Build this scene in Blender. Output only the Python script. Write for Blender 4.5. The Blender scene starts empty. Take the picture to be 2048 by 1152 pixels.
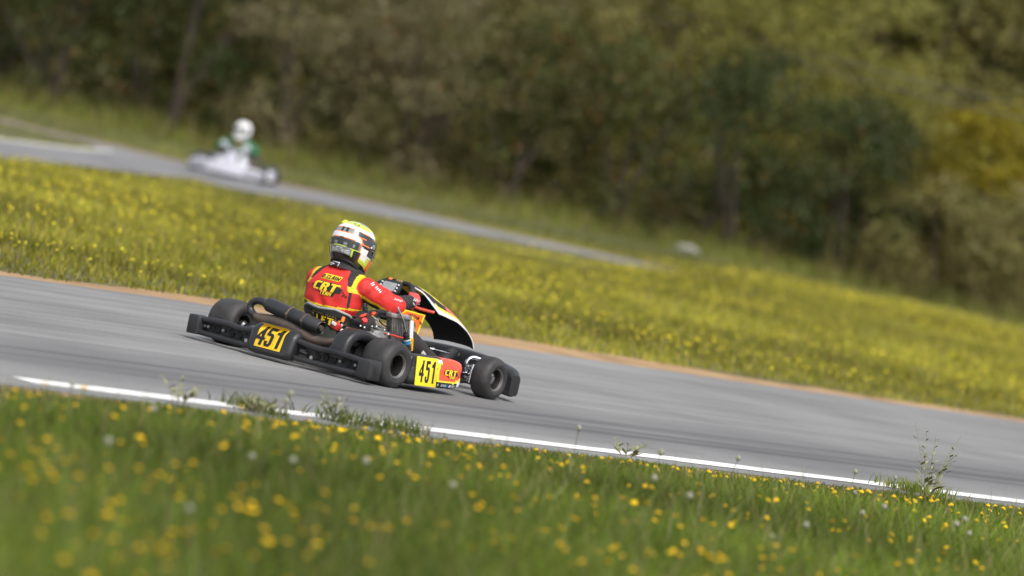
import bpy, bmesh, math, random
import numpy as np
from mathutils import Vector, Matrix, Quaternion
from mathutils.bvhtree import BVHTree
random.seed(7)
rng = np.random.default_rng(7)
scene = bpy.context.scene
col = scene.collection

# ------------------------------------------------------------------ camera
DIST, AZ, CAMH, ROLL = 32.0, 0.6740963, 2.0, 0.2117772
CAM = Vector((DIST * math.sin(AZ), -DIST * math.cos(AZ), CAMH))
FWD = (Vector((1.3647374, 0, 0.7345987)) - CAM).normalized()
_R = FWD.cross(Vector((0, 0, 1))).normalized()
_U = _R.cross(FWD)
RIGHT = _R * math.cos(ROLL) + _U * math.sin(ROLL)
UP = _U * math.cos(ROLL) - _R * math.sin(ROLL)
FPX = 343.34543 * DIST
cd = bpy.data.cameras.new('camera')
cd.sensor_width = 36.0
cd.lens = FPX / 2048 * 36
cd.clip_start = 0.5
cd.clip_end = 2000
cd.dof.use_dof = True
cd.dof.focus_distance = 31.6
cd.dof.aperture_fstop = 1.6
cam = bpy.data.objects.new('camera', cd)
col.objects.link(cam)
cam.matrix_world = Matrix(((RIGHT.x, UP.x, -FWD.x, CAM.x), (RIGHT.y, UP.y, -FWD.y, CAM.y), (RIGHT.z, UP.z, -FWD.z, CAM.z), (0, 0, 0, 1)))
scene.camera = cam


def RAY(u, v):
    return FWD + RIGHT * ((u - 1024) / FPX) - UP * ((v - 576) / FPX)


def PX(u, v, ax, val):          # point seen at a pixel of the photograph on the plane axis = val
    d = RAY(u, v)
    return CAM + d * ((val - CAM[ax]) / d[ax])


def PD(u, v, depth):
    return CAM + RAY(u, v) * depth


def project(P):                 # N x 3 array -> pixel, depth
    d = P - np.array(CAM)
    z = d @ np.array(FWD)
    return 1024 + FPX * (d @ np.array(RIGHT)) / z, 576 - FPX * (d @ np.array(UP)) / z, z


# ------------------------------------------------------------------ sky, sun, exposure
world = bpy.data.worlds.new('World')
scene.world = world
world.use_nodes = True
wn = world.node_tree
sky = wn.nodes.new('ShaderNodeTexSky')
sky.sky_type = 'NISHITA'
sky.sun_disc = False
SUN_EL, SUN_AZ = math.radians(52), math.radians(118)   # azimuth clockwise from +Y
sky.sun_elevation = SUN_EL
sky.sun_rotation = SUN_AZ
sky.dust_density = 3.0
sky.ozone_density = 0.6
bg = wn.nodes['Background']
hs = wn.nodes.new('ShaderNodeHueSaturation')      # thin high cloud: paler than a clear sky
hs.inputs['Saturation'].default_value = 0.35
wn.links.new(sky.outputs['Color'], hs.inputs['Color'])
wn.links.new(hs.outputs['Color'], bg.inputs['Color'])
bg.inputs['Strength'].default_value = 0.12
sl = bpy.data.lights.new('sun', 'SUN')
sl.energy = 1.5
sl.angle = math.radians(25)
sl.color = (1.0, 0.955, 0.88)
sun = bpy.data.objects.new('sun', sl)
col.objects.link(sun)
sd = Vector((math.sin(SUN_AZ) * math.cos(SUN_EL), math.cos(SUN_AZ) * math.cos(SUN_EL), math.sin(SUN_EL)))
sun.rotation_euler = sd.to_track_quat('Z', 'Y').to_euler()
scene.view_settings.view_transform = 'Standard'
scene.view_settings.look = 'None'
scene.view_settings.gamma = 1.0
scene.view_settings.exposure = 0.9
scene.view_settings.use_curve_mapping = False
scene.cycles.max_bounces = 6
scene.cycles.transparent_max_bounces = 6
scene.cycles.use_denoising = True
scene.cycles.sample_clamp_indirect = 4.0

# ------------------------------------------------------------------ materials
MATS = {}


def mat(name, c, rough=0.6, metal=0.0, var=0.12, scale=8.0, bump=0.0, bscale=60.0, coat=0.0, spec=0.5, c2=None, stretch=None):
    if name in MATS:
        return MATS[name]
    m = bpy.data.materials.new(name)
    m.use_nodes = True
    nt = m.node_tree
    N, L = nt.nodes, nt.links
    b = N['Principled BSDF']
    tc = N.new('ShaderNodeTexCoord')
    mp = N.new('ShaderNodeMapping')
    L.new(tc.outputs['Object'], mp.inputs['Vector'])
    if stretch:
        mp.inputs['Scale'].default_value = stretch
    nz = N.new('ShaderNodeTexNoise')
    nz.inputs['Scale'].default_value = scale
    nz.inputs['Detail'].default_value = 6
    L.new(mp.outputs['Vector'], nz.inputs['Vector'])
    rp = N.new('ShaderNodeValToRGB')
    rp.color_ramp.elements[0].position = 0.3
    rp.color_ramp.elements[1].position = 0.72
    lo = [max(0, x * (1 - var)) for x in c]
    hi = list(c2) if c2 else [min(1, x * (1 + var)) for x in c]
    rp.color_ramp.elements[0].color = (*lo, 1)
    rp.color_ramp.elements[1].color = (*hi, 1)
    L.new(nz.outputs['Fac'], rp.inputs['Fac'])
    L.new(rp.outputs['Color'], b.inputs['Base Color'])
    mr = N.new('ShaderNodeMapRange')
    mr.inputs['To Min'].default_value = max(0.02, rough - 0.1)
    mr.inputs['To Max'].default_value = min(1, rough + 0.1)
    L.new(nz.outputs['Fac'], mr.inputs['Value'])
    L.new(mr.outputs['Result'], b.inputs['Roughness'])
    b.inputs['Metallic'].default_value = metal
    b.inputs['Coat Weight'].default_value = coat
    b.inputs['Specular IOR Level'].default_value = spec
    if bump:
        n2 = N.new('ShaderNodeTexNoise')
        n2.inputs['Scale'].default_value = bscale
        n2.inputs['Detail'].default_value = 4
        L.new(mp.outputs['Vector'], n2.inputs['Vector'])
        bp = N.new('ShaderNodeBump')
        bp.inputs['Strength'].default_value = bump
        bp.inputs['Distance'].default_value = 0.01
        L.new(n2.outputs['Fac'], bp.inputs['Height'])
        L.new(bp.outputs['Normal'], b.inputs['Normal'])
    MATS[name] = m
    return m


mat('rubber', (0.026, 0.025, 0.025), 0.62, var=0.35, scale=14, bump=0.25, bscale=90, c2=(0.042, 0.04, 0.04))
mat('black_plastic', (0.020, 0.020, 0.022), 0.42, var=0.3, scale=10, bump=0.12, bscale=120)
mat('matt_black', (0.012, 0.012, 0.013), 0.7, var=0.3)
mat('rim', (0.03, 0.029, 0.028), 0.4, 0.6, var=0.3)
mat('rim_lip', (0.22, 0.21, 0.2), 0.4, 0.8)
mat('steel', (0.55, 0.55, 0.56), 0.28, 1.0, var=0.25, scale=30)
mat('chrome', (0.75, 0.76, 0.78), 0.12, 1.0, var=0.1)
mat('alloy', (0.42, 0.42, 0.41), 0.45, 0.8, var=0.3, scale=25, bump=0.2)
mat('dark_metal', (0.05, 0.05, 0.052), 0.45, 0.6, var=0.4, scale=20)
mat('silencer', (0.05, 0.05, 0.054), 0.42, 0.5, var=0.25, scale=12, bump=0.05)
mat('rusty_steel', (0.085, 0.075, 0.07), 0.6, 0.25, var=0.3, scale=6, c2=(0.20, 0.135, 0.10), bump=0.15)
mat('fibreglass', (0.075, 0.085, 0.07), 0.38, var=0.25, scale=6, coat=0.2)
mat('seat_lip', (0.32, 0.32, 0.31), 0.45, var=0.2)
mat('seat_lining', (0.13, 0.095, 0.06), 0.9, var=0.4, scale=20)
mat('yellow', (0.80, 0.55, 0.015), 0.45, var=0.08, scale=12)
mat('number_yellow', (0.84, 0.52, 0.012), 0.4, var=0.1, scale=10)
mat('plate_yellow', (0.86, 0.66, 0.02), 0.38, var=0.06, scale=10)
mat('print_black', (0.012, 0.012, 0.013), 0.5, var=0.2)
mat('print_white', (0.75, 0.75, 0.76), 0.5, var=0.08)
mat('print_blue', (0.02, 0.24, 0.5), 0.5)
mat('print_red', (0.6, 0.03, 0.02), 0.5)
mat('gold_print', (0.42, 0.3, 0.13), 0.5)
mat('pod_red', (0.80, 0.07, 0.02), 0.32, var=0.06, coat=0.3)
mat('pod_orange', (0.9, 0.16, 0.02), 0.35, var=0.05, coat=0.2)
mat('pod_white', (0.72, 0.72, 0.74), 0.35, var=0.06, coat=0.3)
mat('orange', (0.85, 0.2, 0.015), 0.4)
mat('suit_red', (0.60, 0.022, 0.016), 0.72, var=0.16, scale=9, bump=0.35, bscale=16)
mat('suit_black', (0.022, 0.018, 0.019), 0.8, var=0.3, scale=9, bump=0.35, bscale=16)
mat('suit_brown', (0.030, 0.023, 0.024), 0.85, var=0.3, scale=9, bump=0.35, bscale=20)
mat('suit_yellow', (0.74, 0.52, 0.01), 0.72, var=0.14, scale=9, bump=0.3, bscale=16)
mat('glove_red', (0.78, 0.07, 0.07), 0.7, var=0.12, bump=0.3, bscale=30)
mat('suit_green', (0.02, 0.13, 0.06), 0.75, var=0.2, bump=0.3, bscale=16)
mat('suit_white', (0.6, 0.62, 0.66), 0.75, var=0.1, bump=0.3, bscale=16)
mat('skin', (0.5, 0.26, 0.17), 0.5, var=0.08)
mat('h_white', (0.74, 0.74, 0.74), 0.25, var=0.12, scale=18, coat=0.5)
mat('h_black', (0.03, 0.03, 0.033), 0.22, var=0.4, scale=9, coat=0.5)
mat('h_grey', (0.22, 0.23, 0.23), 0.25, var=0.4, scale=14, coat=0.5)
mat('h_lime', (0.55, 0.72, 0.06), 0.28, var=0.1, coat=0.5)
mat('h_orange', (0.88, 0.2, 0.02), 0.28, var=0.1, coat=0.5)
mat('visor', (0.015, 0.015, 0.018), 0.08, var=0.1, coat=0.8)
mat('screen', (0.30, 0.32, 0.33), 0.25, var=0.12, scale=20)
mat('radiator_core', (0.085, 0.075, 0.065), 0.5, 0.4, var=0.3, scale=40)
mat('wood', (0.09, 0.075, 0.06), 0.85, var=0.3, stretch=(1, 1, .1))
mat('cable', (0.10, 0.10, 0.115), 0.6, var=0.2)
mat('kart_grey', (0.30, 0.30, 0.34), 0.4, var=0.15, coat=0.2)
mat('kart_pale', (0.48, 0.48, 0.54), 0.4, var=0.12, coat=0.2)
mat('stone', (0.24, 0.23, 0.2), 0.85, var=0.2, bump=0.4, bscale=12)
mat('bark', (0.06, 0.045, 0.033), 0.9, var=0.3, bump=0.5, bscale=25)


def attr_mat(name, rough=0.55, trans=0.35):
    m = bpy.data.materials.new(name)
    m.use_nodes = True
    nt = m.node_tree
    N, L = nt.nodes, nt.links
    b = N['Principled BSDF']
    a = N.new('ShaderNodeAttribute')
    a.attribute_name = 'tint'
    nz = N.new('ShaderNodeTexNoise')
    nz.inputs['Scale'].default_value = 1.3
    tc = N.new('ShaderNodeTexCoord')
    L.new(tc.outputs['Object'], nz.inputs['Vector'])
    mr = N.new('ShaderNodeMapRange')
    mr.inputs['To Min'].default_value = 0.75
    mr.inputs['To Max'].default_value = 1.25
    L.new(nz.outputs['Fac'], mr.inputs['Value'])
    mx = N.new('ShaderNodeVectorMath')
    mx.operation = 'SCALE'
    L.new(a.outputs['Color'], mx.inputs[0])
    L.new(mr.outputs['Result'], mx.inputs['Scale'])
    L.new(mx.outputs['Vector'], b.inputs['Base Color'])
    b.inputs['Roughness'].default_value = rough
    b.inputs['Specular IOR Level'].default_value = 0.25
    t = N.new('ShaderNodeBsdfTranslucent')
    L.new(mx.outputs['Vector'], t.inputs['Color'])
    ms = N.new('ShaderNodeMixShader')
    ms.inputs['Fac'].default_value = trans
    L.new(b.outputs['BSDF'], ms.inputs[1])
    L.new(t.outputs['BSDF'], ms.inputs[2])
    L.new(ms.outputs['Shader'], N['Material Output'].inputs['Surface'])
    MATS[name] = m
    return m


attr_mat('blade')
attr_mat('leaf', 0.5, 0.42)
attr_mat('petal', 0.6, 0.25)


# ------------------------------------------------------------------ mesh helpers
def catmull(pts, n):
    pts = [Vector(p) for p in pts]
    P = [pts[0] * 2 - pts[1]] + pts + [pts[-1] * 2 - pts[-2]]
    out = []
    for i in range(len(pts) - 1):
        a, b, c, d = P[i:i + 4]
        for k in range(n):
            t = k / n
            out.append(0.5 * ((2 * b) + (c - a) * t + (2 * a - 5 * b + 4 * c - d) * t * t + (3 * b - a - 3 * c + d) * t ** 3))
    out.append(pts[-1])
    return out


def interp(xs, ys, x):
    return float(np.interp(x, xs, ys))


class MB:
    def __init__(self):
        self.v, self.f, self.m = [], [], []

    def add(self, v, f, mi=0):
        o = len(self.v)
        self.v += [tuple(p) for p in v]
        self.f += [tuple(i + o for i in q) for q in f]
        self.m += [mi] * len(f) if isinstance(mi, int) else list(mi)
        return self

    def loft(self, rings, closed=True, caps=True, mi=0):
        n = len(rings[0])
        v = [p for r in rings for p in r]
        f = []
        for i in range(len(rings) - 1):
            for j in range(n if closed else n - 1):
                k = (j + 1) % n
                f.append((i * n + j, i * n + k, (i + 1) * n + k, (i + 1) * n + j))
        if caps and closed:
            f.append(tuple(range(n))[::-1])
            f.append(tuple(range((len(rings) - 1) * n, len(rings) * n)))
        return self.add(v, f, mi)

    def tube(self, pts, r, n=10, mi=0, smooth=0, caps=True):
        pts = [Vector(p) for p in pts]
        rs = r if isinstance(r, (list, tuple)) else [r] * len(pts)
        if smooth:
            m = len(pts)
            pts2 = catmull(pts, smooth)
            rs = [interp(range(m), rs, i / smooth) for i in range(len(pts2))]
            pts = pts2
        rings = []
        t0 = (pts[1] - pts[0]).normalized()
        u = t0.orthogonal().normalized()
        for i, p in enumerate(pts):
            t = (pts[min(i + 1, len(pts) - 1)] - pts[max(i - 1, 0)]).normalized()
            u = (u - t * u.dot(t)).normalized()
            w = t.cross(u)
            rings.append([p + (u * math.cos(2 * math.pi * k / n) + w * math.sin(2 * math.pi * k / n)) * rs[i] for k in range(n)])
        return self.loft(rings, True, caps, mi)

    def lathe(self, prof, o, axis, n=24, mi=0, caps=False):
        o, a = Vector(o), Vector(axis).normalized()
        u = a.orthogonal().normalized()
        w = a.cross(u)
        rings = [[o + a * h + (u * math.cos(2 * math.pi * k / n) + w * math.sin(2 * math.pi * k / n)) * r for k in range(n)] for r, h in prof]
        return self.loft(rings, True, caps, mi)

    def box(self, c, s, R=None, bev=0.0, mi=0):
        bm = bmesh.new()
        bmesh.ops.create_cube(bm, size=1)
        for q in bm.verts:
            q.co = Vector((q.co.x * s[0], q.co.y * s[1], q.co.z * s[2]))
        if bev:
            bmesh.ops.bevel(bm, geom=bm.edges[:], offset=bev, segments=2, affect='EDGES', profile=0.5)
        bm.verts.index_update()
        M = Matrix(R).to_4x4() if R else Matrix.Identity(4)
        vs = [M @ q.co + Vector(c) for q in bm.verts]
        fs = [[q.index for q in f.verts] for f in bm.faces]
        bm.free()
        return self.add(vs, fs, mi)

    def prism(self, poly, o, ax, ay, th, mi=0, bev=0.0):
        o, ax, ay = Vector(o), Vector(ax).normalized(), Vector(ay).normalized()
        nz = ax.cross(ay).normalized()
        bm = bmesh.new()
        a = [bm.verts.new(o + ax * x + ay * y - nz * th / 2) for x, y in poly]
        b = [bm.verts.new(o + ax * x + ay * y + nz * th / 2) for x, y in poly]
        bm.faces.new(a[::-1])
        bm.faces.new(b)
        for i in range(len(poly)):
            j = (i + 1) % len(poly)
            bm.faces.new((a[i], a[j], b[j], b[i]))
        bmesh.ops.recalc_face_normals(bm, faces=bm.faces[:])
        if bev:
            bmesh.ops.bevel(bm, geom=bm.edges[:], offset=bev, segments=2, affect='EDGES', profile=0.5)
        bm.verts.index_update()
        vs = [q.co.copy() for q in bm.verts]
        fs = [[q.index for q in f.verts] for f in bm.faces]
        bm.free()
        return self.add(vs, fs, mi)

    def build(self, name, mats, parent=None, angle=35, fixn=True):
        me = bpy.data.meshes.new(name)
        me.from_pydata(self.v, [], self.f)
        if fixn:
            bm = bmesh.new()
            bm.from_mesh(me)
            bmesh.ops.recalc_face_normals(bm, faces=bm.faces[:])
            bm.to_mesh(me)
            bm.free()
        if isinstance(mats, str):
            mats = [mats]
        for q in mats:
            me.materials.append(MATS[q])
        me.polygons.foreach_set('material_index', self.m)
        me.polygons.foreach_set('use_smooth', [True] * len(me.polygons))
        me.set_sharp_from_angle(angle=math.radians(angle))
        me.update()
        return link(name, me, parent)


def link(name, me, parent=None):
    o = bpy.data.objects.new(name, me)
    col.objects.link(o)
    if parent:
        o.parent = parent
    return o


def tag(o, label, cat=None, group=None, kind=None):
    if label:
        o['label'] = label
    if cat:
        o['category'] = cat
    if group:
        o['group'] = group
    if kind:
        o['kind'] = kind
    return o


def empty(name, loc, rz=0.0):
    o = bpy.data.objects.new(name, None)
    o.empty_display_size = 0.2
    o.location = loc
    o.rotation_euler = (0, 0, rz)
    col.objects.link(o)
    return o


def bvh_of(o):
    return BVHTree.FromPolygons([v.co.copy() for v in o.data.vertices], [list(p.vertices) for p in o.data.polygons])


def text_geo(s, size=1.0, shear=0.0, bold=0.0, sx=1.0, space=1.0):
    c = bpy.data.curves.new('lettering', 'FONT')
    c.body, c.size, c.shear, c.offset, c.space_character = s, 1.0, shear, bold, space
    c.align_x, c.align_y = 'CENTER', 'CENTER'
    c.resolution_u = 3
    o = bpy.data.objects.new('lettering', c)
    col.objects.link(o)
    bpy.context.view_layer.update()
    e = o.evaluated_get(bpy.context.evaluated_depsgraph_get())
    me = e.to_mesh()
    V = [(v.co.x * size * sx, v.co.y * size) for v in me.vertices]
    Fc = [tuple(p.vertices) for p in me.polygons]
    e.to_mesh_clear()
    bpy.data.objects.remove(o)
    bpy.data.curves.remove(c)
    xs = [v[0] for v in V]
    ys = [v[1] for v in V]
    mx, my = (max(xs) + min(xs)) / 2, (max(ys) + min(ys)) / 2
    return [(x - mx, y - my) for x, y in V], Fc


GLYPHS = dict(C='/####|##...|##...|##...|\\####', R='####\\|##.##|####/|##.#\\|##.##', T='######|..##..|..##..|..##..|..##..',
              E='#####|##...|####.|##...|#####', A='/###\\|##.##|#####|##.##|##.##', M='##..##|######|######|##..##|##..##',
              D='####\\|##.##|##.##|##.##|####/', L='##...|##...|##...|##...|#####', I='##|##|##|##|##', N='##..##|##\\.##|######|##.\\##|##..##',
              S='/####|##...|\\###\\|...##|####/', O='/###\\|##.##|##.##|##.##|\\###/')
GLYPHS['.'] = '..|..|..|..|##'
GLYPHS[' '] = '..|..|..|..|..'
GLYPHS['4'] = '...##.|../##.|./###.|/#.##.|######|...##.|...##.'
GLYPHS['5'] = '#####|##...|####\\|...##|...##|##.##|\\###/'
GLYPHS['1'] = './##|####|..##|..##|..##|..##|..##'


def block_geo(s, h, aspect=1.0, shear=0.0, gap=1.0):
    """heavy square lettering with cut corners, cell by cell"""
    V, F_, x0 = [], [], 0.0
    for ch in s:
        rows = GLYPHS[ch].split('|')
        n = len(rows)
        ch_, cw = h / n, h / 5 * aspect * .5 if n == 7 else h / n * aspect * .5
        for r, row in enumerate(rows):
            y1, y0 = h / 2 - r * ch_, h / 2 - (r + 1) * ch_
            k = 0
            while k < len(row):
                c = row[k]
                if c == '.':
                    k += 1
                    continue
                e = k + 1
                if c == '#':
                    while e < len(row) and row[e] == '#':
                        e += 1
                xa, xb = x0 + k * cw, x0 + e * cw
                top = r < n / 2
                left = k < len(row) / 2
                q = [(xa, y0), (xb, y0), (xb, y1), (xa, y1)]
                if c == '/':
                    q = [(xa, y0), (xb, y0), (xb, y1)] if left else [(xa, y0), (xb, y1), (xa, y1)]
                if c == '\\':
                    q = [(xb, y0), (xb, y1), (xa, y1)] if (left and not top) else [(xa, y0), (xb, y0), (xa, y1)]
                b = len(V)
                V += [(x + shear * y, y) for x, y in q]
                F_.append(tuple(range(b, b + len(q))))
                k = e
        x0 += (len(rows[0]) + gap) * cw
    xs = [v[0] for v in V]
    mx = (max(xs) + min(xs)) / 2
    return [(x - mx, y) for x, y in V], F_


def mark_geo(n, h, w):
    """row of small uneven slanted marks, for print too small to read"""
    V, F_ = [], []
    for i in range(n):
        x = (i - (n - 1) / 2) * w
        a, b, s = h * (.5 - .15 * (i % 2)), -h * (.5 - .2 * ((i + 1) % 3 == 0)), w * .3
        k = len(V)
        V += [(x - s, b), (x + s * .5, b), (x + s, a), (x - s * .4, a)]
        F_.append((k, k + 1, k + 2, k + 3))
    return V, F_


def poly_geo(pts):
    return list(pts), [tuple(range(len(pts)))]


def decal(name, geo, o, ax, ay, bvh, lift, material, parent, cell=0.02, rot=0.0, off=(0, 0)):
    """flat print laid on a surface: each vertex dropped along the print's normal onto the mesh"""
    V, Fc = geo
    o, ax, ay = Vector(o), Vector(ax).normalized(), Vector(ay)
    ay = (ay - ax * ay.dot(ax)).normalized()
    nz = ax.cross(ay)
    bm = bmesh.new()
    cr, sr = math.cos(rot), math.sin(rot)
    vs = [bm.verts.new((x * cr - y * sr + off[0], x * sr + y * cr + off[1], 0)) for x, y in V]
    for q in Fc:
        try:
            bm.faces.new([vs[i] for i in q])
        except ValueError:
            pass
    bmesh.ops.remove_doubles(bm, verts=bm.verts[:], dist=1e-6)
    bmesh.ops.triangulate(bm, faces=[f for f in bm.faces if len(f.verts) > 4])
    for _ in range(7):
        es = [e for e in bm.edges if e.calc_length() > cell]
        if not es:
            break
        bmesh.ops.subdivide_edges(bm, edges=es, cuts=1)
        bmesh.ops.triangulate(bm, faces=bm.faces[:])
    for v in bm.verts:
        p = o + ax * v.co.x + ay * v.co.y
        hit = bvh.ray_cast(p + nz * 0.4, -nz) if bvh else (None,)
        v.co = (hit[0] + nz * lift) if hit[0] is not None else p + nz * lift
    me = bpy.data.meshes.new(name)
    bmesh.ops.recalc_face_normals(bm, faces=bm.faces[:])
    bm.to_mesh(me)
    bm.free()
    me.materials.append(MATS[material])
    me.polygons.foreach_set('use_smooth', [True] * len(me.polygons))
    return link(name, me, parent)


# ------------------------------------------------------------------ ground and tracks
def ground_material():
    m = bpy.data.materials.new('ground')
    m.use_nodes = True
    N, L = m.node_tree.nodes, m.node_tree.links
    b = N['Principled BSDF']
    tc = N.new('ShaderNodeTexCoord')
    nz = N.new('ShaderNodeTexNoise')
    nz.inputs['Scale'].default_value = 0.7
    nz.inputs['Detail'].default_value = 8
    L.new(tc.outputs['Object'], nz.inputs['Vector'])
    rp = N.new('ShaderNodeValToRGB')
    e = rp.color_ramp.elements
    e[0].position, e[0].color = 0.3, (0.045, 0.06, 0.015, 1)
    e[1].position, e[1].color = 0.7, (0.12, 0.10, 0.035, 1)
    L.new(nz.outputs['Fac'], rp.inputs['Fac'])
    L.new(rp.outputs['Color'], b.inputs['Base Color'])
    b.inputs['Roughness'].default_value = 0.95
    MATS['ground'] = m
    return m


ground_material()
mat('soil', (0.34, 0.20, 0.09), 0.95, var=0.35, scale=2.2, c2=(0.42, 0.27, 0.13), bump=0.5, bscale=9)


def asphalt_material():
    m = bpy.data.materials.new('asphalt')
    m.use_nodes = True
    N, L = m.node_tree.nodes, m.node_tree.links
    b = N['Principled BSDF']
    tc = N.new('ShaderNodeTexCoord')
    sx = N.new('ShaderNodeSeparateXYZ')
    L.new(tc.outputs['Object'], sx.inputs['Vector'])
    # aggregate
    n1 = N.new('ShaderNodeTexNoise')
    n1.inputs['Scale'].default_value = 90
    n1.inputs['Detail'].default_value = 3
    L.new(tc.outputs['Object'], n1.inputs['Vector'])
    # long tyre-rubber streaks in the driving direction
    mp = N.new('ShaderNodeMapping')
    mp.inputs['Scale'].default_value = (3.2, 0.05, 1)
    mp.inputs['Rotation'].default_value = (0, 0, math.radians(1.2))
    L.new(tc.outputs['Object'], mp.inputs['Vector'])
    n2 = N.new('ShaderNodeTexNoise')
    n2.inputs['Scale'].default_value = 1.6
    n2.inputs['Detail'].default_value = 5
    L.new(mp.outputs['Vector'], n2.inputs['Vector'])
    n3 = N.new('ShaderNodeTexNoise')
    n3.inputs['Scale'].default_value = 0.55
    n3.inputs['Detail'].default_value = 4
    L.new(tc.outputs['Object'], n3.inputs['Vector'])
    # racing line: band around x = 1.4
    d = N.new('ShaderNodeMath'); d.operation = 'SUBTRACT'; d.inputs[1].default_value = 1.35
    L.new(sx.outputs['X'], d.inputs[0])
    ab = N.new('ShaderNodeMath'); ab.operation = 'ABSOLUTE'
    L.new(d.outputs[0], ab.inputs[0])
    mr = N.new('ShaderNodeMapRange')
    mr.inputs['From Min'].default_value = 1.0
    mr.inputs['From Max'].default_value = 0.1
    L.new(ab.outputs[0], mr.inputs['Value'])
    mu = N.new('ShaderNodeMath'); mu.operation = 'MULTIPLY'
    L.new(mr.outputs['Result'], mu.inputs[0])
    r2 = N.new('ShaderNodeMapRange')
    r2.inputs['From Min'].default_value = 0.35
    r2.inputs['From Max'].default_value = 0.62
    L.new(n2.outputs['Fac'], r2.inputs['Value'])
    L.new(r2.outputs['Result'], mu.inputs[1])
    base = N.new('ShaderNodeValToRGB')
    base.color_ramp.elements[0].position = 0.40
    base.color_ramp.elements[1].position = 0.60
    base.color_ramp.elements[0].color = (0.125, 0.125, 0.126, 1)
    base.color_ramp.elements[1].color = (0.235, 0.235, 0.232, 1)
    mixn = N.new('ShaderNodeMix')
    mixn.inputs['Factor'].default_value = 0.5
    L.new(n2.outputs['Fac'], mixn.inputs['A'])
    L.new(n3.outputs['Fac'], mixn.inputs['B'])
    mixa = N.new('ShaderNodeMix')
    mixa.inputs['Factor'].default_value = 0.3
    L.new(mixn.outputs['Result'], mixa.inputs['A'])
    L.new(n1.outputs['Fac'], mixa.inputs['B'])
    L.new(mixa.outputs['Result'], base.inputs['Fac'])
    mc = N.new('ShaderNodeMix')
    mc.data_type = 'RGBA'
    L.new(mu.outputs[0], mc.inputs['Factor'])
    L.new(base.outputs['Color'], mc.inputs['A'])
    mc.inputs['B'].default_value = (0.052, 0.052, 0.056, 1)
    L.new(mc.outputs['Result'], b.inputs['Base Color'])
    b.inputs['Roughness'].default_value = 0.8
    bp = N.new('ShaderNodeBump')
    bp.inputs['Strength'].default_value = 0.5
    bp.inputs['Distance'].default_value = 0.006
    L.new(n1.outputs['Fac'], bp.inputs['Height'])
    L.new(bp.outputs['Normal'], b.inputs['Normal'])
    MATS['asphalt'] = m


asphalt_material()
mat('far_asphalt', (0.15, 0.152, 0.158), 0.85, var=0.2, scale=1.5, c2=(0.22, 0.22, 0.225), bump=0.2, bscale=80)


def line_material():
    m = mat('line_paint', (0.72, 0.72, 0.70), 0.7, var=0.25, scale=5, bump=0.2, bscale=90)
    return m


line_material()
g = MB().add([(-400, -300, 0), (300, -300, 0), (300, 500, 0), (-400, 500, 0)], [(0, 1, 2, 3)]).build('ground', 'ground')
tag(g, 'flat green and brown ground under the grass verges', kind='structure')


def wob(y, s, a):
    return a * (math.sin(y * 1.3 + s) + 0.6 * math.sin(y * 3.1 + 2 * s) + 0.35 * math.sin(y * 7.7 + s * 3))


def strip(name, ys, xl, xr, z, material, label):
    mb = MB()
    v, f = [], []
    for y in ys:
        v += [(xl(y), y, z), (xr(y), y, z)]
    for i in range(len(ys) - 1):
        f.append((2 * i, 2 * i + 1, 2 * i + 3, 2 * i + 2))
    mb.add(v, f)
    return tag(mb.build(name, material), label, kind='structure')


YS = [-70 + 0.25 * i for i in range(640)]
strip('soil_strip', YS, lambda y: -3.42 + wob(y, 1, .09) - 0.45 * math.exp(-((y - 7.0) / 3.5) ** 2), lambda y: -3.0, 0.004, 'soil', 'bare orange brown soil along the far edge of the track')
strip('soil_strip', YS, lambda y: 2.5, lambda y: 3.06 + wob(y, 4, .07), 0.004, 'soil', 'bare brown soil along the near edge of the track')
strip('track', YS, lambda y: -3.1 + wob(y, 2, .025), lambda y: 2.86 + wob(y, 5, .03), 0.008, 'asphalt', 'grey asphalt race track crossing the picture')
strip('edge_line', [y for y in YS if y > -5.3], lambda y: 2.45 + wob(y * 2, 3, .006) + 0.004 * max(0, y), lambda y: 2.635 + wob(y * 2, 6, .006) + 0.004 * max(0, y), 0.012, 'line_paint', 'white painted line along the near edge of the track')

# far track, corners read from the photograph on flat ground
far_far = [(-120, 60), (-60, 34), (-33, 26.4), (-24.6, 24.1), (-23.2, 24.4), (-21.7, 24.4), (-20.6, 24.9), (-19.9, 25.8), (-18.7, 26.4), (-17.2, 27.2), (-16.6, 27.5), (-16.1, 27.75)]
far_near = [(-120, 57.5), (-60, 32.5), (-33, 25.3), (-24.0, 23.3), (-22.6, 23.4), (-21.3, 22.3), (-18.24, 20.6), (-18.0, 22.05), (-17.26, 23.8), (-16.4, 25.9), (-16.0, 27.1), (-15.9, 27.65)]
far_far2 = [(-21.5, 22.7), (-20.6, 21.1), (-20.0, 19.6), (-19.4, 17.6), (-18.8, 12), (-18.6, 0), (-18.6, -20)]
far_near2 = [(-19.2, 21.9), (-17.9, 19.2), (-17.0, 17.0), (-15.7, 14.3), (-14.6, 9), (-14.2, 0), (-14.2, -20)]


def ribbon(name, A, B, z, material, label):
    mb = MB()
    a = [p for p in catmull([(x, y, z) for x, y in A], 5)]
    b = [p for p in catmull([(x, y, z) for x, y in B], 5)]
    v = []
    for p, q in zip(a, b):
        v += [p, q]
    mb.add(v, [(2 * i, 2 * i + 1, 2 * i + 3, 2 * i + 2) for i in range(len(a) - 1)])
    return tag(mb.build(name, material), label, kind='structure')


def offs(A, d):
    return [(x + d * -0.6, y + d * 0.8) for x, y in A]


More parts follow.
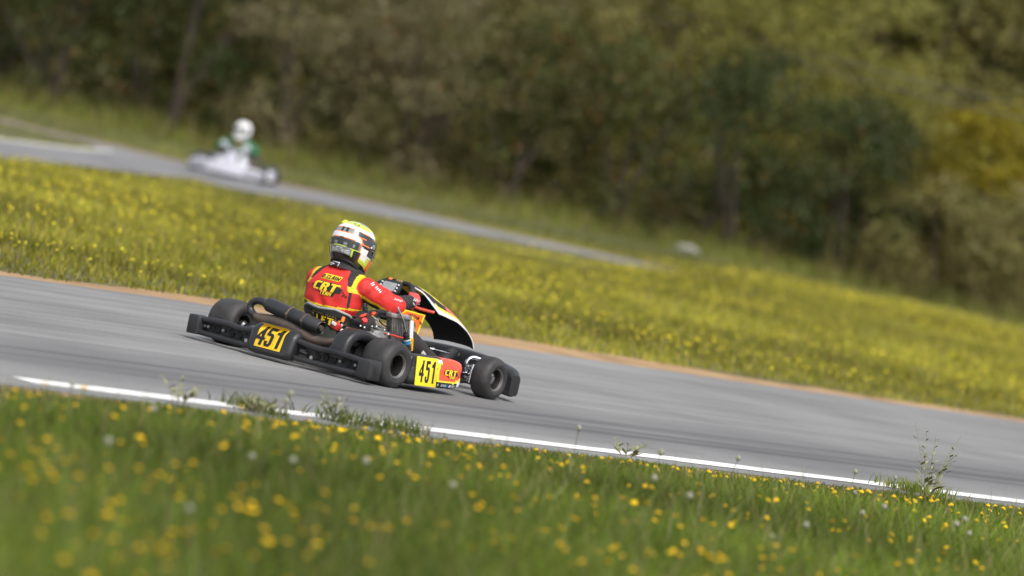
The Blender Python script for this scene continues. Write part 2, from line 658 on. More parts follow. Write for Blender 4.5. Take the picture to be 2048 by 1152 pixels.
ribbon('soil_strip', offs(far_far, 0.5), offs(far_far, -0.3), 0.004, 'soil', 'pale bare soil along the outer edge of the distant track')
ribbon('far_track', far_far, far_near, 0.008, 'far_asphalt', 'distant grey asphalt track curving in front of the bushes')
ribbon('far_track', far_far2, far_near2, 0.0125, 'far_asphalt', 'distant branch of the track joining from the left')
ribbon('edge_line', [(x - .16, y + .1) for x, y in far_far2], [(x + .02, y - .01) for x, y in far_far2], 0.017, 'line_paint', 'white painted edge line of the distant branch track')


def inside(poly, x, y):
    r = np.zeros(len(x), bool)
    n = len(poly)
    for i in range(n):
        x1, y1 = poly[i]
        x2, y2 = poly[(i + 1) % n]
        c = ((y1 > y) != (y2 > y))
        with np.errstate(divide='ignore', invalid='ignore'):
            r ^= c & (x < (x2 - x1) * (y - y1) / (y2 - y1 + 1e-12) + x1)
    return r


POLY1 = far_far + far_near[::-1]
POLY2 = far_far2 + far_near2[::-1]

# ------------------------------------------------------------------ karts
X3, Y3, Z3 = Vector((1, 0, 0)), Vector((0, 1, 0)), Vector((0, 0, 1))


def rrect(w, h, r, n=3):
    out = []
    for cx, cy, a0 in ((w / 2 - r, h / 2 - r, 0), (-w / 2 + r, h / 2 - r, 90), (-w / 2 + r, -h / 2 + r, 180), (w / 2 - r, -h / 2 + r, 270)):
        for k in range(n + 1):
            a = math.radians(a0 + 90 * k / n)
            out.append((cx + r * math.cos(a), cy + r * math.sin(a)))
    return out


def bar_x(mb, pts, d, h, r, mi=0, n=5):
    P = catmull(pts, n)
    mb.loft([[Vector((p.x, p.y + a, p.z + b)) for a, b in rrect(d, h, r)] for p in P], mi=mi)


def make_wheel(root, cx, cy, R, W, yaw, side):
    """side = +1 outer face on +x"""
    s = side
    hw = W / 2
    q = Quaternion((0, 0, 1), yaw)
    ax = q @ Vector((s, 0, 0))
    o = Vector((cx, cy, R))
    k = R / 0.14
    rim = MB()
    rr = 0.069 if R > 0.135 else 0.066
    prof = [(rr - .004, hw - .012), (rr + .003, hw - .008), (rr + .003, hw - .014), (rr - .006, hw - .02), (rr - .012, hw - .035), (rr - .014, .012), (0.030, .006), (0.026, .02), (0.010, .022), (0.0005, .022)]
    rim.lathe(prof[:4], o, ax, 36, 1)
    rim.lathe(prof[3:], o, ax, 36, 0)
    inn = [(rr - .004, -hw + .012), (rr + .003, -hw + .008), (rr + .003, -hw + .014), (rr - .006, -hw + .02), (rr - .013, -hw + .04), (rr - .016, -.01), (0.030, -.004)]
    rim.lathe(inn[:4], o, ax, 36, 1)
    rim.lathe(inn[3:], o, ax, 36, 0)
    w = rim.build('wheel', ['rim', 'rim_lip'], root, 50)
    t = MB()
    half = [(rr + .001, hw - .012), (rr + .006, hw - .004), (rr + .02, hw - .001), (.098 * k, hw), (.112 * k, hw - .003), (.124 * k, hw - .010), (.132 * k, hw - .021), (.137 * k, hw - .038), (.1395 * k, hw - .065), (.14 * k, 0)]
    if W < .15:
        half = [(rr + .001, hw - .012), (rr + .006, hw - .004), (rr + .015, hw - .001), (.098 * k, hw), (.112 * k, hw - .003), (.124 * k, hw - .010), (.133 * k, hw - .022), (.138 * k, hw - .038), (.14 * k, 0)]
    full = half + [(r, -h) for r, h in half[:-1]][::-1]
    t.lathe(full, o, ax, 64)
    # raised ring moulded on the sidewall
    t.lathe([(.094 * k, hw - .0005), (.096 * k, hw + .0012), (.099 * k, hw + .0012), (.101 * k, hw - .0008)], o, ax, 48)
    t.build('tyre', 'rubber', w, 60)
    h = MB()
    h.lathe([(.001, .03), (.016, .03), (.018, .024), (.030, .022), (.032, .010), (.032, -hw * .9), (.026, -hw), (.001, -hw)], o, ax, 20)
    h.build('hub', 'steel' if s < 0 or R < .135 else 'dark_metal', w)
    return w


def make_kart(root, S):
    det = S['detail']
    # chassis ------------------------------------------------------------
    fr = MB()
    for s in (-1, 1):
        fr.tube([(s * .24, -.18, .075), (s * .24, .1, .07), (s * .30, .35, .05), (s * .27, .7, .05), (s * .20, .95, .055), (s * .17, 1.28, .06)], .016, 10, smooth=5)
        fr.tube([(s * .20, .95, .055), (s * .38, 1.02, .075), (s * .42, 1.05, .10)], .016, 10, smooth=4)
        fr.tube([(s * .29, .22, .055), (s * .52, .22, .07)], .011, 8)
        fr.tube([(s * .27, .56, .055), (s * .52, .56, .07)], .011, 8)
    for y in (-.17, .12, .62, 1.25):
        fr.tube([(-.24 if y < .2 else -.2, y, .06), (.24 if y < .2 else .2, y, .06)], .014, 10)
    fr.build('chassis_frame', 'dark_metal', root)
    MB().box((0, .82, .032), (.40, .86, .006)).build('floor_tray', 'dark_metal', root)
    MB().tube([(-.60, 0, .14), (.60, 0, .14)], .02, 14).build('rear_axle', 'steel', root)
    for x in (-.26, .26):
        MB().prism([(-.06, -.075), (.06, -.075), (.045, .03), (.02, .045), (-.02, .045), (-.045, .03)], (x, 0, .14), Y3, Z3, .028, bev=.004).build('bearing_carrier', 'alloy', root)
    bd = MB()
    bd.lathe([(.03, -.006), (.09, -.006), (.09, .006), (.03, .006)], (-.16, 0, .14), X3, 28)
    bd.build('brake_disc', 'steel', root)
    MB().box((-.16, -.075, .15), (.06, .07, .06), bev=.012).build('brake_caliper', 'dark_metal', root)
    # wheels ---------------------------------------------------------------
    make_wheel(root, .59, 0, .14, .20, 0, 1)
    make_wheel(root, -.59, 0, .14, .20, 0, -1)
    st = math.radians(S.get('steer', 5))
    make_wheel(root, .555, 1.05, .13, .128, st, 1)
    make_wheel(root, -.555, 1.05, .13, .128, st, -1)
    for s in (-1, 1):
        a = MB()
        a.tube([(s * .42, 1.05, .13), (s * .57, 1.05, .13)], .0125, 12)
        a.tube([(s * .425, 1.04, .075), (s * .425, 1.055, .185)], .016, 12)
        a.box((s * .40, 1.045, .165), (.05, .045, .022), bev=.005)
        a.box((s * .40, 1.045, .09), (.05, .045, .022), bev=.005)
        a.tube([(s * .425, 1.05, .12), (s * .40, .93, .125)], .009, 8)
        a.lathe([(.001, .03), (.012, .03), (.02, .02), (.028, .018), (.028, -.01)], (s * .475, 1.05, .13), (s, 0, 0), 16)
        a.build('stub_axle', 'chrome', root)
        MB().tube([(s * .40, .935, .13), (s * .03, 1.0, .155)], .0085, 8).build('tie_rod', 'chrome', root)
    # rear bumper -----------------------------------------------------------
    b = MB()
    for s in (-1, 1):
        bar_x(b, [(s * .685, -.235, .137), (s * .62, -.245, .135), (s * .52, -.255, .143), (s * .40, -.26, .146), (s * .32, -.265, .140), (s * .24, -.28, .146), (s * .12, -.30, .16)], .042, .034, .013)
        bar_x(b, [(s * .685, -.235, .056), (s * .60, -.25, .058), (s * .45, -.26, .056), (s * .28, -.275, .055), (s * .12, -.30, .058)], .042, .032, .013)
        # flared end cap
        ring = lambda x, y0, y1, z0, z1: [Vector((x, (y0 + y1) / 2 + a, (z0 + z1) / 2 + c)) for a, c in rrect(y1 - y0, z1 - z0, .012)]
        b.loft([ring(s * .595, -.255, -.225, .05, .14), ring(s * .615, -.285, -.19, .042, .152), ring(s * .66, -.285, -.17, .040, .155), ring(s * .695, -.275, -.165, .038, .152), ring(s * .708, -.25, -.18, .055, .135)])
    xs = (-.168, -.16, -.147, -.12, .12, .147, .16, .168)
    k = (.55, .80, .93, 1, 1, .93, .80, .55)
    pr = [(-.325, .030), (-.352, .036), (-.366, .055), (-.362, .08), (-.343, .166), (-.334, .180), (-.302, .207), (-.285, .212), (-.262, .208), (-.252, .19), (-.252, .05), (-.275, .034)]
    b.loft([[Vector((x, -.30 + (y + .30) * kk, .118 + (z - .118) * (1 - (1 - kk) * .8))) for y, z in pr] for x, kk in zip(xs, k)])
    bump = b.build('rear_bumper', 'black_plastic', root, 40)
    for s in (-1, 1):
        sp = MB()
        outer = [(.19, .058), (.60, .062), (.60, .128), (.19, .142)]
        sp.prism([(x * s, z) for x, z in outer], (0, -.222, 0), X3, Z3, .006)
        sp.build('support_plate', 'dark_metal', bump)
    for s in (-1, 1):
        for x in (.27, .33, .39, .50, .54):
            MB().lathe([(.0005, .0), (.020, .0), (.023, .003), (.023, -.002)], (s * x, -.229, .1), (0, -1, 0), 18).build('drain_hole', 'matt_black', bump)
    for s in (-1, 1):
        for x in (.565, .592, .45):
            nb = MB()
            nb.lathe([(.0005, .012), (.004, .012), (.0045, .007), (.009, .007), (.0095, 0)], (s * x, -.236, .1), (0, -1, 0), 10)
            nb.build('bolt', 'alloy', bump)
    for x in (-.25, .25):
        MB().tube([(x, -.17, .075), (x, -.26, .08)], .012, 8).build('bumper_mount', 'chrome', bump)
    if det:
        bb = bvh_of(bump)
        for i in range(3):
            x0 = -.099 + i * .0665
            decal('number_plate', poly_geo([(x0, -.050), (x0 + .065, -.050), (x0 + .065, .0905), (x0, .0905)]), (0, -.34, .122), X3, Z3, bb, .003, 'number_yellow', bump, .012)
            decal('race_number', block_geo('451'[i], .112, .98, .12), (x0 + .032, -.34, .122), X3, Z3, bb, .0055, 'print_black', bump, .012, off=(0, .018))
    # seat ---------------------------------------------------------------------
    so, nu, nv = [], 26, 12
    def seat_pt(a, t, d=0.0):
        # a: -1..1 around the back, t: 0 bottom .. 1 top
        ang = a * math.radians(118)
        top = interp([0, .25, .45, .62, .8, 1], [.352, .362, .345, .30, .25, .20], abs(a))
        z = .045 + (top - .045) * t
        w = .158 + .030 * t + d
        fl = .020 * max(0, t - .85) / .15
        yb = .105 - .05 * t
        return Vector(((w + fl) * math.sin(ang), yb + .17 - (.17 + d + fl) * math.cos(ang) + (.10 * max(0, abs(a) - .6)), z))
    sm = MB()
    for d, mi in ((0, 1), (.007, 0)):
        v = [seat_pt(-1 + 2 * i / nu, j / nv, d) for j in range(nv + 1) for i in range(nu + 1)]
        f = [(j * (nu + 1) + i, j * (nu + 1) + i + 1, (j + 1) * (nu + 1) + i + 1, (j + 1) * (nu + 1) + i) for j in range(nv) for i in range(nu)]
        sm.add(v, f if d else [q[::-1] for q in f], mi)
    seat = sm.build('seat', ['fibreglass', 'seat_lining'], root, 60, fixn=False)
    lp = MB()
    lp.tube([seat_pt(-1 + 2 * i / 40, 1, .0035) for i in range(41)], .0075, 8)
    lp.build('seat_lip', 'seat_lip', seat)
    MB().prism([(-.14, -.05), (.14, -.05), (.15, .2), (.1, .27), (-.1, .27), (-.15, .2)], (0, .27, .05), X3, Y3, .01).build('seat_base', 'fibreglass', seat)
    for x in (-.15, .15):
        MB().tube([(x, .06, .07), (x * 1.05, .03, .17), (x * 1.0, .055, .24)], .008, 8).build('seat_stay', 'dark_metal', seat)
    if det:
        sb = bvh_of(seat)
        o = PX(639, 634.5, 1, .05)
        ax = PX(674, 649, 1, .05) - PX(609, 624, 1, .05)
        ax.y = 0
        decal('maker_plate', poly_geo([(-.142, -.034), (.142, -.034), (.142, .034), (-.142, .034)]), o, ax, Z3, sb, .003, 'print_black', seat, .02)
        decal('maker_lettering', block_geo('TILLETT', .040, 1.56, 0, 1.2), o, ax, Z3, sb, .0055, 'gold_print' if 0 else 'yellow', seat, .02, off=(0, -.005))
        decal('maker_lettering', text_geo('RACING SEATS', .016, 0, .01, 1.4, 1.1), o, ax, Z3, sb, .0055, 'gold_print', seat, .02, off=(.02, .0265))
    # exhaust -------------------------------------------------------------------
    ex = MB()
    yc = -.10
    cl = [(700, 684, .021), (676, 683, .023), (650, 684, .026), (626, 679, .030), (603, 666, .036), (580, 653, .041), (550, 644, .040), (525, 638, .033), (511, 632, .0215)]
    P = [Vector((p.x, p.y, p.z)) for p in (PX(u, v, 1, yc) for u, v, r in cl)]
    P = [Vector((.40, .06, .20))] + P
    ex.tube(P, [.02] + [r for u, v, r in cl], 18, 0, smooth=5)
    exo = ex.build('expansion_chamber', 'rusty_steel', root, 60)
    ub = [PX(u, v, 1, yc) for u, v in ((512, 633), (503, 624), (500.5, 614), (505, 605), (515, 601), (527, 604), (538, 609))]
    MB().tube(ub, [.0215, .0215, .0215, .0215, .0215, .022, .03], 16, smooth=4).build('return_bend', 'silencer', exo, 60)
    a, e = PX(534, 607, 1, yc), PX(643, 657, 1, yc - .0)
    ax = (e - a).normalized()
    L = (e - a).length
    si = MB()
    si.lathe([(.024, -.012), (.032, 0), (.043, .02), (.0435, L * .46), (.0445, L * .465), (.0445, L * .72), (.0435, L * .725), (.0435, L - .012), (.038, L - .002), (.036, L - .004), (.0355, L - .03), (.001, L - .032)], a, ax, 28)
    sil = si.build('silencer', 'silencer', root, 45)
    for t in (.45, .72):
        cb = MB()
        cb.lathe([(.0445, -.006), (.047, -.005), (.047, .005), (.0445, .006)], a + ax * (L * t), ax, 28)
        cb.box(a + ax * (L * t) + Vector((-.005, -.046, .0)), (.012, .012, .018), bev=.003)
        cb.build('clamp_band', 'rusty_steel', sil)
    MB().tube([a + ax * (L - .03), a + ax * (L + .006)], [.017, .017], 14).build('tail_pipe', 'rusty_steel', sil)
    # chain guard --------------------------------------------------------------
    cg = MB()
    outer = [(-.255, .115), (-.258, .165), (-.243, .222), (-.210, .264), (-.165, .288), (-.11, .298), (-.05, .292), (.02, .276), (.10, .258), (.17, .235), (.20, .20)]
    inner = [(.17, .17), (.09, .19), (.02, .21), (-.04, .235), (-.09, .242), (-.13, .235), (-.165, .215), (-.185, .185), (-.19, .15), (-.19, .115)]
    for i in range(len(outer) - 1):
        pass
    ro = catmull([(0, y, z) for y, z in outer], 3)
    rings = []
    for i, p in enumerate(ro):
        t = (ro[min(i + 1, len(ro) - 1)] - ro[max(i - 1, 0)]).normalized()
        nrm = Vector((0, -t.z, t.y))
        rings.append([p + Vector((.42 + a, 0, 0)) + nrm * (c - .032) for a, c in rrect(.118, .062, .022)])
    cg.loft(rings)
    cg.prism([(-.20, .10), (-.20, .2), (-.15, .25), (-.10, .262), (-.04, .25), (.12, .21), (.18, .16), (.1, .1)], (.375, 0, 0), Y3, Z3, .012)
    cgo = cg.build('chain_guard', 'black_plastic', root, 50)
    sk = MB()
    sk.lathe([(.03, -.004), (.088, -.004), (.088, .004), (.03, .004)], (.42, 0, .14), X3, 32)
    sk.build('sprocket', 'dark_metal', root)
    # side pods ------------------------------------------------------------------
    for s in (1, -1):
        ys = [.135, .15, .18, .24, .30, .36, .42, .48, .54, .59, .625, .65, .668, .678]
        sh = [.80, .92, 1, 1, 1, 1, 1, .99, .96, .91, .83, .72, .58, .40]
        rings, N = [], 40
        base = catmull([(.46, .045, 0), (.60, .038, 0), (.672, .046, 0), (.690, .066, 0), (.687, .10, 0), (.676, .16, 0), (.664, .196, 0), (.642, .214, 0), (.60, .218, 0), (.53, .212, 0), (.46, .19, 0), (.45, .12, 0), (.46, .045, 0)], 4)[:-1]
        base = base
        for y, k in zip(ys, sh):
            rings.append([Vector((s * (.56 + (p.x - .56) * (k if p.x > .56 else max(k, .75))), y + (.012 if p.y > .15 else 0), .122 + (p.y - .122) * (.35 + .65 * k))) for p in base])
        # refine along y
        fine = []
        for i in range(len(rings) - 1):
            for q in range(3):
                fine.append([a.lerp(c, q / 3) for a, c in zip(rings[i], rings[i + 1])])
        fine.append(rings[-1])
        pod = MB()
        pod.loft(fine)
        n = len(base)
        mi = []
        for fc in pod.f:
            c = sum((Vector(pod.v[i]) for i in fc), Vector()) / len(fc)
            y, z = c.y, c.z
            if len(fc) > 4 or y < .165:
                mi.append(3 if y < .3 else 2)
            elif y < .395 + (z - .1) * .35 and z > .08:
                mi.append(3 if z > .205 or y < .38 else (2 if z > .185 else 1))
            elif z < .078 + max(0, y - .56) * .28:
                mi.append(3 if y < .585 else 2)
            elif z < .094 + max(0, y - .56) * .28:
                mi.append(1)
            else:
                mi.append(0)
        pod.m = mi
        po = pod.build('side_pod', [S['pod'], S['pod2'], 'pod_white', 'black_plastic'], root, 45)
        if s > 0 and det:
            pb = bvh_of(po)
            o = Vector((.68, .27, .127))
            ay = Vector((-.13, .02, 1))
            R = Vector((0, 1, 0))
            pl = [(-.098, -.083), (.098, -.083), (.1, -.079), (.1, .079), (.096, .085), (-.096, .085), (-.1, .081), (-.1, -.079)]
            np_ = MB()
            nx = R.cross(ay.normalized())
            np_.prism([(x - y * .03, y) for x, y in pl], o + nx * .006, R, ay, .006, bev=.001)
            no = np_.build('number_plate', 'plate_yellow', po)
            for ch, x in (('4', -.050), ('5', .008), ('1', .062)):
                decal('race_number', block_geo(ch, .128, .62, .06), o + nx * .0105, R, ay, None, 0, 'print_black', po, .05, off=(x, .002))
            logo(po, pb, Vector((.70, .518, .136)), R, ay, .78)
            for tx, yy, m_ in (('A', .398, 'print_white'), ('', .450, 'print_white'), ('SODI', .545, 'print_white')):
                decal('sponsor_lettering', text_geo(tx, .021, 0, .02, 1.1) if tx else mark_geo(5, .015, .010), (.70, yy, .0635), R, Vector((0, 0, 1)), pb, .002, m_, po, .05)
            decal('sponsor_mark', poly_geo([(-.01, -.008), (.01, -.008), (.01, .008), (-.01, .008)]), (.70, .482, .0625), R, Z3, pb, .002, 'print_blue', po, .05)
            decal('sponsor_mark', poly_geo([(-.014, -.006), (.0, -.006), (.002, .008), (-.012, .008)]), (.70, .52, .0625), R, Z3, pb, .002, 'print_white', po, .05)
        # black pod tail that hugs the rear tyre
        tl = MB()
        arc = [(.158, .045), (.150, .08), (.146, .13), (.150, .175), (.168, .205)]
        tl.loft([[Vector((s * x, y - dy, z)) for x, dy in ((.47, 0), (.60, .006), (.668, .004), (.672, -.018), (.60, -.03), (.47, -.03))] for y, z in arc])
        tl.build('pod_tail', 'black_plastic', po)
    # steering -------------------------------------------------------------------
    wc, up, nb = Vector((.012, .645, .46)), Vector((0, .5, .866)), Vector((0, -.866, .5))
    WR = .150
    wh = MB()
    pts = []
    for k in range(49):
        a = 2 * math.pi * k / 48
        x, z = math.sin(a), math.cos(a)
        z = min(z, .86) if z > 0 else max(z, -.80)
        x = max(-.96, min(.96, x * 1.02))
        pts.append(wc + X3 * (x * WR * 1.04) + up * (z * WR))
    wh.tube(pts, .0145, 12)
    for sx in (-1, 1):
        wh.tube([wc - nb * .02, wc + X3 * (sx * .07) + up * .01 - nb * .01, wc + X3 * (sx * .145) + up * .03], .009, 8, smooth=3)
    wh.tube([wc - nb * .02, wc - up * .07 - nb * .01, wc - up * .118], .009, 8, smooth=3)
    wh.lathe([(.001, 0), (.035, 0), (.035, -.03), (.02, -.04)], wc, nb, 16)
    who = wh.build('steering_wheel', 'matt_black', root, 60)
    for sx in (-1, 1):
        gl = MB()
        seg = [wc + X3 * (sx * min(.96, math.sin(a) * 1.02) * WR * 1.04) + up * (math.cos(a) * WR) for a in (math.radians(q) for q in range(48, 134, 6))]
        gl.tube(seg, .0168, 12)
        gl.build('rim_grip', 'black_plastic', who, 60)
    tc = wc + up * (WR * .86)
    if det:
        wb = bvh_of(who)
        decal('maker_lettering', block_geo('SODI', .016, 1.5), tc + X3 * .012, X3, up, wb, .003, 'gold_print', who, .01)
        decal('maker_mark', poly_geo([(-.014, -.011), (.014, -.011), (.014, .011), (-.014, .011)]), tc - X3 * .058, X3, up, wb, .003, 'orange', who, .01)
    if det:
        dsp = MB()
        dc = wc + up * .062 + nb * .035 - X3 * .01
        dsp.prism([(x, y) for x, y in rrect(.158, .098, .028, 5)], dc, X3, up, .026, bev=.005)
        do = dsp.build('lap_timer', 'black_plastic', who)
        MB().prism(rrect(.098, .058, .006, 2), dc + nb * .0145, X3, up, .003).build('screen', 'screen', who)
        for sx in (-1, 1):
            for q in (-.022, 0, .022):
                MB().prism(rrect(.011, .009, .003, 2), dc + nb * .0145 + X3 * (sx * .062) + up * q, X3, up, .005).build('button', 'print_white', who)
    sc = MB()
    sc.tube([wc - nb * .03, Vector((.0, .98, .19)), Vector((0, 1.03, .14))], .011, 10)
    sc.tube([Vector((-.05, .90, .06)), Vector((0, .86, .30)), Vector((.05, .90, .06))], .009, 8)
    sc.build('steering_column', 'steel', root)
    # front fairing panel -----------------------------------------------------------
    prof = [(.735, .575), (.80, .574), (.90, .560), (1.0, .530), (1.10, .494), (1.20, .453), (1.31, .388), (1.375, .325), (1.405, .262)]
    hw = [.115, .145, .158, .155, .150, .153, .155, .155, .155]
    sag = [.010, .035, .080, .100, .080, .060, .045, .035, .025]
    prof = [(y, .19 + (z - .19) * S.get('panel_k', 1)) for y, z in prof]
    cp = catmull([(0, y, z) for y, z in prof], 4)
    n = len(cp)
    idx = [i / 4 for i in range(n)]
    na = MB()
    grid = []
    NX = 24
    for lay in (0, 1):
        rows = []
        for i, p in enumerate(cp):
            t = (cp[min(i + 1, n - 1)] - cp[max(i - 1, 0)]).normalized()
            nr = Vector((0, -t.z, t.y))
            if nr.z < 0:
                nr = -nr
            w, sg = interp(range(9), hw, idx[i]), interp(range(9), sag, idx[i])
            row = []
            for j in range(NX + 1):
                q = -1 + 2 * j / NX
                row.append(p + X3 * (w * q) - nr * (sg * abs(q) ** 2.6 + lay * .006))
            rows.append(row)
        v = [p for r in rows for p in r]
        f, mi = [], []
        for i in range(n - 1):
            for j in range(NX):
                f.append((i * (NX + 1) + j, i * (NX + 1) + j + 1, (i + 1) * (NX + 1) + j + 1, (i + 1) * (NX + 1) + j))
                q, s_ = abs(-1 + 2 * (j + .5) / NX), (i + .5) / 4
                if lay:
                    mi.append(4)
                elif q > .88:
                    mi.append(2)
                elif q > .83 and s_ > 2.4:
                    mi.append(1)
                elif s_ < 1.6:
                    mi.append(4)
                elif s_ < 3.9:
                    mi.append(3 if q < .55 else 4)
                elif s_ < 6:
                    mi.append(0)
                else:
                    mi.append(0 if q > .5 else 2)
        na.add(v, [q[::-1] for q in f] if lay else f, mi)
        grid.append(rows)
    edge = []
    for side in (0, NX):
        o_, i_ = [r[side] for r in grid[0]], [r[side] for r in grid[1]]
        na.loft([o_, i_], closed=False, caps=False, mi=2)
    for r in (0, n - 1):
        na.loft([grid[0][r], grid[1][r]], closed=False, caps=False, mi=4)
    nao = na.build('front_panel', [S['pod'], S['pod2'], S.get('white', 'pod_white'), S['plate'], 'matt_black'], root, 50)
    MB().tube([(.02, .74, .47), (.09, .85, .44), (.145, .93, .435)], .010, 8).build('panel_bracket', S['pod'], nao)
    if det:
        decal('number_plate', poly_geo(rrect(.19, .16, .02)), (0, 1.0, .6), X3, Vector((0, -.6, .8)), bvh_of(nao), .003, S['plate'], nao, .03)
    # front bumper fairing -------------------------------------------------------------
    fb = MB()
    rings = []
    for i in range(25):
        x = -.60 + 1.2 * i / 24
        q = abs(x) / .60
        yc_ = 1.47 - .21 * q ** 2.4
        zt = .235 - .045 * q ** 2 - (.02 if q > .97 else 0)
        zb = .035 + (.01 if q > .97 else 0)
        d = .10 - .012 * q
        rings.append([Vector((x, yc_ + a, (zt + zb) / 2 + c)) for a, c in rrect(d, zt - zb, .03, 4)])
    fb.loft(rings)
    mi = []
    for fc in fb.f:
        c = sum((Vector(fb.v[i]) for i in fc), Vector()) / len(fc)
        q = abs(c.x) / .60
        front = c.y > 1.47 - .21 * q ** 2.4 + .03
        mi.append((0 if c.z > .13 else 1) if front else 2)
    fb.m = mi
    fbo = fb.build('front_bumper', [S['pod'], S.get('white', 'pod_white'), 'black_plastic'], root, 45)
    for s in (-1, 1):
        MB().tube([(s * .17, 1.26, .06), (s * .17, 1.44, .07)], .010, 8).build('bumper_mount', 'chrome', fbo)
        pe = MB()
        pe.tube([(s * .13, 1.14, .05), (s * .14, 1.20, .17), (s * .135, 1.235, .225)], .008, 8, smooth=3)
        pe.tube([(s * .09, 1.225, .21), (s * .17, 1.225, .21)], .010, 8)
        pe.build('pedal', 'steel', root)
    MB().tube([(-.22, 1.05, .215), (.24, 1.05, .215)], .0095, 10).build('torsion_bar', 'chrome', root)
    # spindle hoop and silver strut seen ahead of the pod
    MB().tube([(.40, 1.03, .10), (.395, 1.02, .19), (.41, 1.05, .225), (.45, 1.08, .222)], .0125, 12, smooth=4).build('kingpin_arm', 'chrome', root)
    # fuel tank between the legs
    MB().box((0, .80, .11), (.22, .26, .15), bev=.03).build('fuel_tank', 'matt_black', root)
    # engine --------------------------------------------------------------------------
    en = MB()
    en.box((.295, .13, .20), (.16, .24, .17), bev=.025, mi=0)
    en.box((.30, .20, .275), (.13, .15, .05), bev=.012, mi=0)
    for k in range(6):
        en.lathe([(.02, 0), (.058, 0), (.058, .006), (.02, .006)], (.27, .10, .265 + k * .014), (0, .25, 1), 20, 2)
    en.lathe([(.001, .03), (.03, .03), (.052, .02), (.055, 0), (.055, -.02)], (.27, .125, .355), (0, .25, 1), 20, 2)
    en.lathe([(.001, .012), (.045, .012), (.05, .005), (.05, -.03)], (.365, .10, .20), (1, 0, 0), 24, 2)
    eng = en.build('engine', ['alloy', 'dark_metal', 'black_plastic'], root, 40)
    if det:
        E = lambda u, v, x=.31: PX(u, v, 0, x)
        cv = MB()
        cv.box(E(727, 646), (.09, .12, .07), Matrix.Rotation(.4, 3, 'X'), .02)
        cv.build('clutch_cover', 'black_plastic', eng)
        cp_ = MB()
        cp_.lathe([(.001, .008), (.016, .008), (.018, .004), (.018, -.01)], E(729, 641, .35), (.5, -.5, .7), 16)
        cp_.build('filler_cap', 'print_red', eng)
        MB().box(E(741, 636), (.03, .03, .03), None, .006).build('yellow_plug', 'yellow', eng)
        MB().tube([E(743, 629), E(752, 625.5)], .010, 8).build('red_connector', 'pod_red', eng)
        MB().tube([E(720, 633), E(727, 631), E(734, 629)], .008, 8).build('red_connector', 'pod_red', eng)
        MB().tube([E(748, 641), E(751, 628), E(757, 624), E(768, 625), E(781, 629.5)], .0165, 12, smooth=5).build('coolant_hose', 'matt_black', eng)
        MB().tube([E(744, 636), E(751, 639)], .018, 12).build('hose_clip', 'chrome', eng)
        MB().tube([E(756, 634), E(757, 641)], .009, 8).build('spark_plug', 'steel', eng)
        MB().tube([E(765, 652), E(766, 645)], .007, 8).build('brass_fitting', 'gold_print', eng)
        MB().box(E(760, 657), (.05, .13, .03), Matrix.Rotation(-.25, 3, 'X'), .006).build('carburettor', 'alloy', eng)
        for u, v in ((729, 655), (753, 653), (769, 660), (744, 653), (721, 652)):
            MB().lathe([(.001, .008), (.0045, .008), (.0045, 0)], E(u, v, .37), (.6, -.7, .3), 8).build('bolt', 'alloy', eng)
        for uv in ([(706, 640), (712, 639.5), (722, 640), (730, 645)], [(733, 630), (741, 622), (752, 621), (760, 627)], [(755, 672), (764, 664), (770, 659)], [(772, 652), (778, 650), (783, 644)], [(735, 640), (741, 648), (750, 650), (762, 655)], [(758, 640), (764, 648), (773, 654), (778, 662)]):
            MB().tube([E(u, v, .35) for u, v in uv], .0042, 6, smooth=4).build('wire', 'matt_black' if uv[0][0] != 755 else 'steel', eng)
        # fuel pump behind the seat side
        fp = E(673, 652, .28)
        MB().box(fp, (.05, .035, .04), Matrix.Rotation(.3, 3, 'Y'), .006).build('fuel_pump', 'print_red', root)
        MB().box(fp + Vector((-.005, -.022, .012)), (.035, .008, .018), Matrix.Rotation(.3, 3, 'Y'), .002).build('fuel_pump_cap', 'pod_white', root)
        MB().box(E(682, 655, .28), (.04, .03, .06), Matrix.Rotation(.5, 3, 'Y'), .006).build('pump_bracket', 'matt_black', root)
        MB().box(E(682, 652.5, .30), (.012, .01, .026), Matrix.Rotation(.5, 3, 'Y'), .002).build('switch', 'pod_white', root)
        MB().tube([E(684, 644, .28), E(688, 634, .28)], [.011, .010], 10).build('orange_cap', 'orange', root)
        MB().tube([E(676, 660, .28), E(678, 676, .28)], .012, 10).build('pump_stem', 'matt_black', root)
        MB().lathe([(.001, .012), (.01, .012), (.012, 0), (.012, -.01)], E(684, 662, .30), (.6, -.7, .3), 10).build('bolt', 'steel', root)
        MB().lathe([(.001, .012), (.007, .012), (.009, 0), (.009, -.01)], E(677, 671, .30), (.6, -.7, .3), 10).build('bolt', 'steel', root)
        # radiator -------------------------------------------------------------------------
        xr = .36
        A, B, Cc, D = PX(783, 635, 0, xr), PX(819, 641, 0, xr), PX(822, 706, 0, xr), PX(780, 696, 0, xr)
        B.x -= .0; 
        rx = (B - A)
        rx.z = 0
        wid = rx.length
        rx.normalize()
        rz = (D - A)
        hgt = rz.length
        rz = -rz.normalized()
        rn = rx.cross(rz)
        if rn.x < 0:
            rn = -rn
        core = MB()
        core.prism([(0, 0), (wid, 0), (wid, -hgt), (0, -hgt)], A - rn * .02, rx, rz, .034)
        ra = core.build('radiator', 'radiator_core', root)
        nf = 11
        for k in range(nf):
            x = (k + .5) * wid / nf
            MB().prism([(x - .0018, -.003), (x + .0018, -.003), (x + .0018, -hgt + .003), (x - .0018, -hgt + .003)], A, rx, rz, .012).build('fin', 'alloy', ra)
        tk = MB()
        tk.prism([(-.012, .028), (wid + .012, .028), (wid + .012, 0), (-.012, 0)], A - rn * .014, rx, rz, .05, bev=.006)
        tk.build('radiator_tank', 'alloy', ra)
        tk = MB()
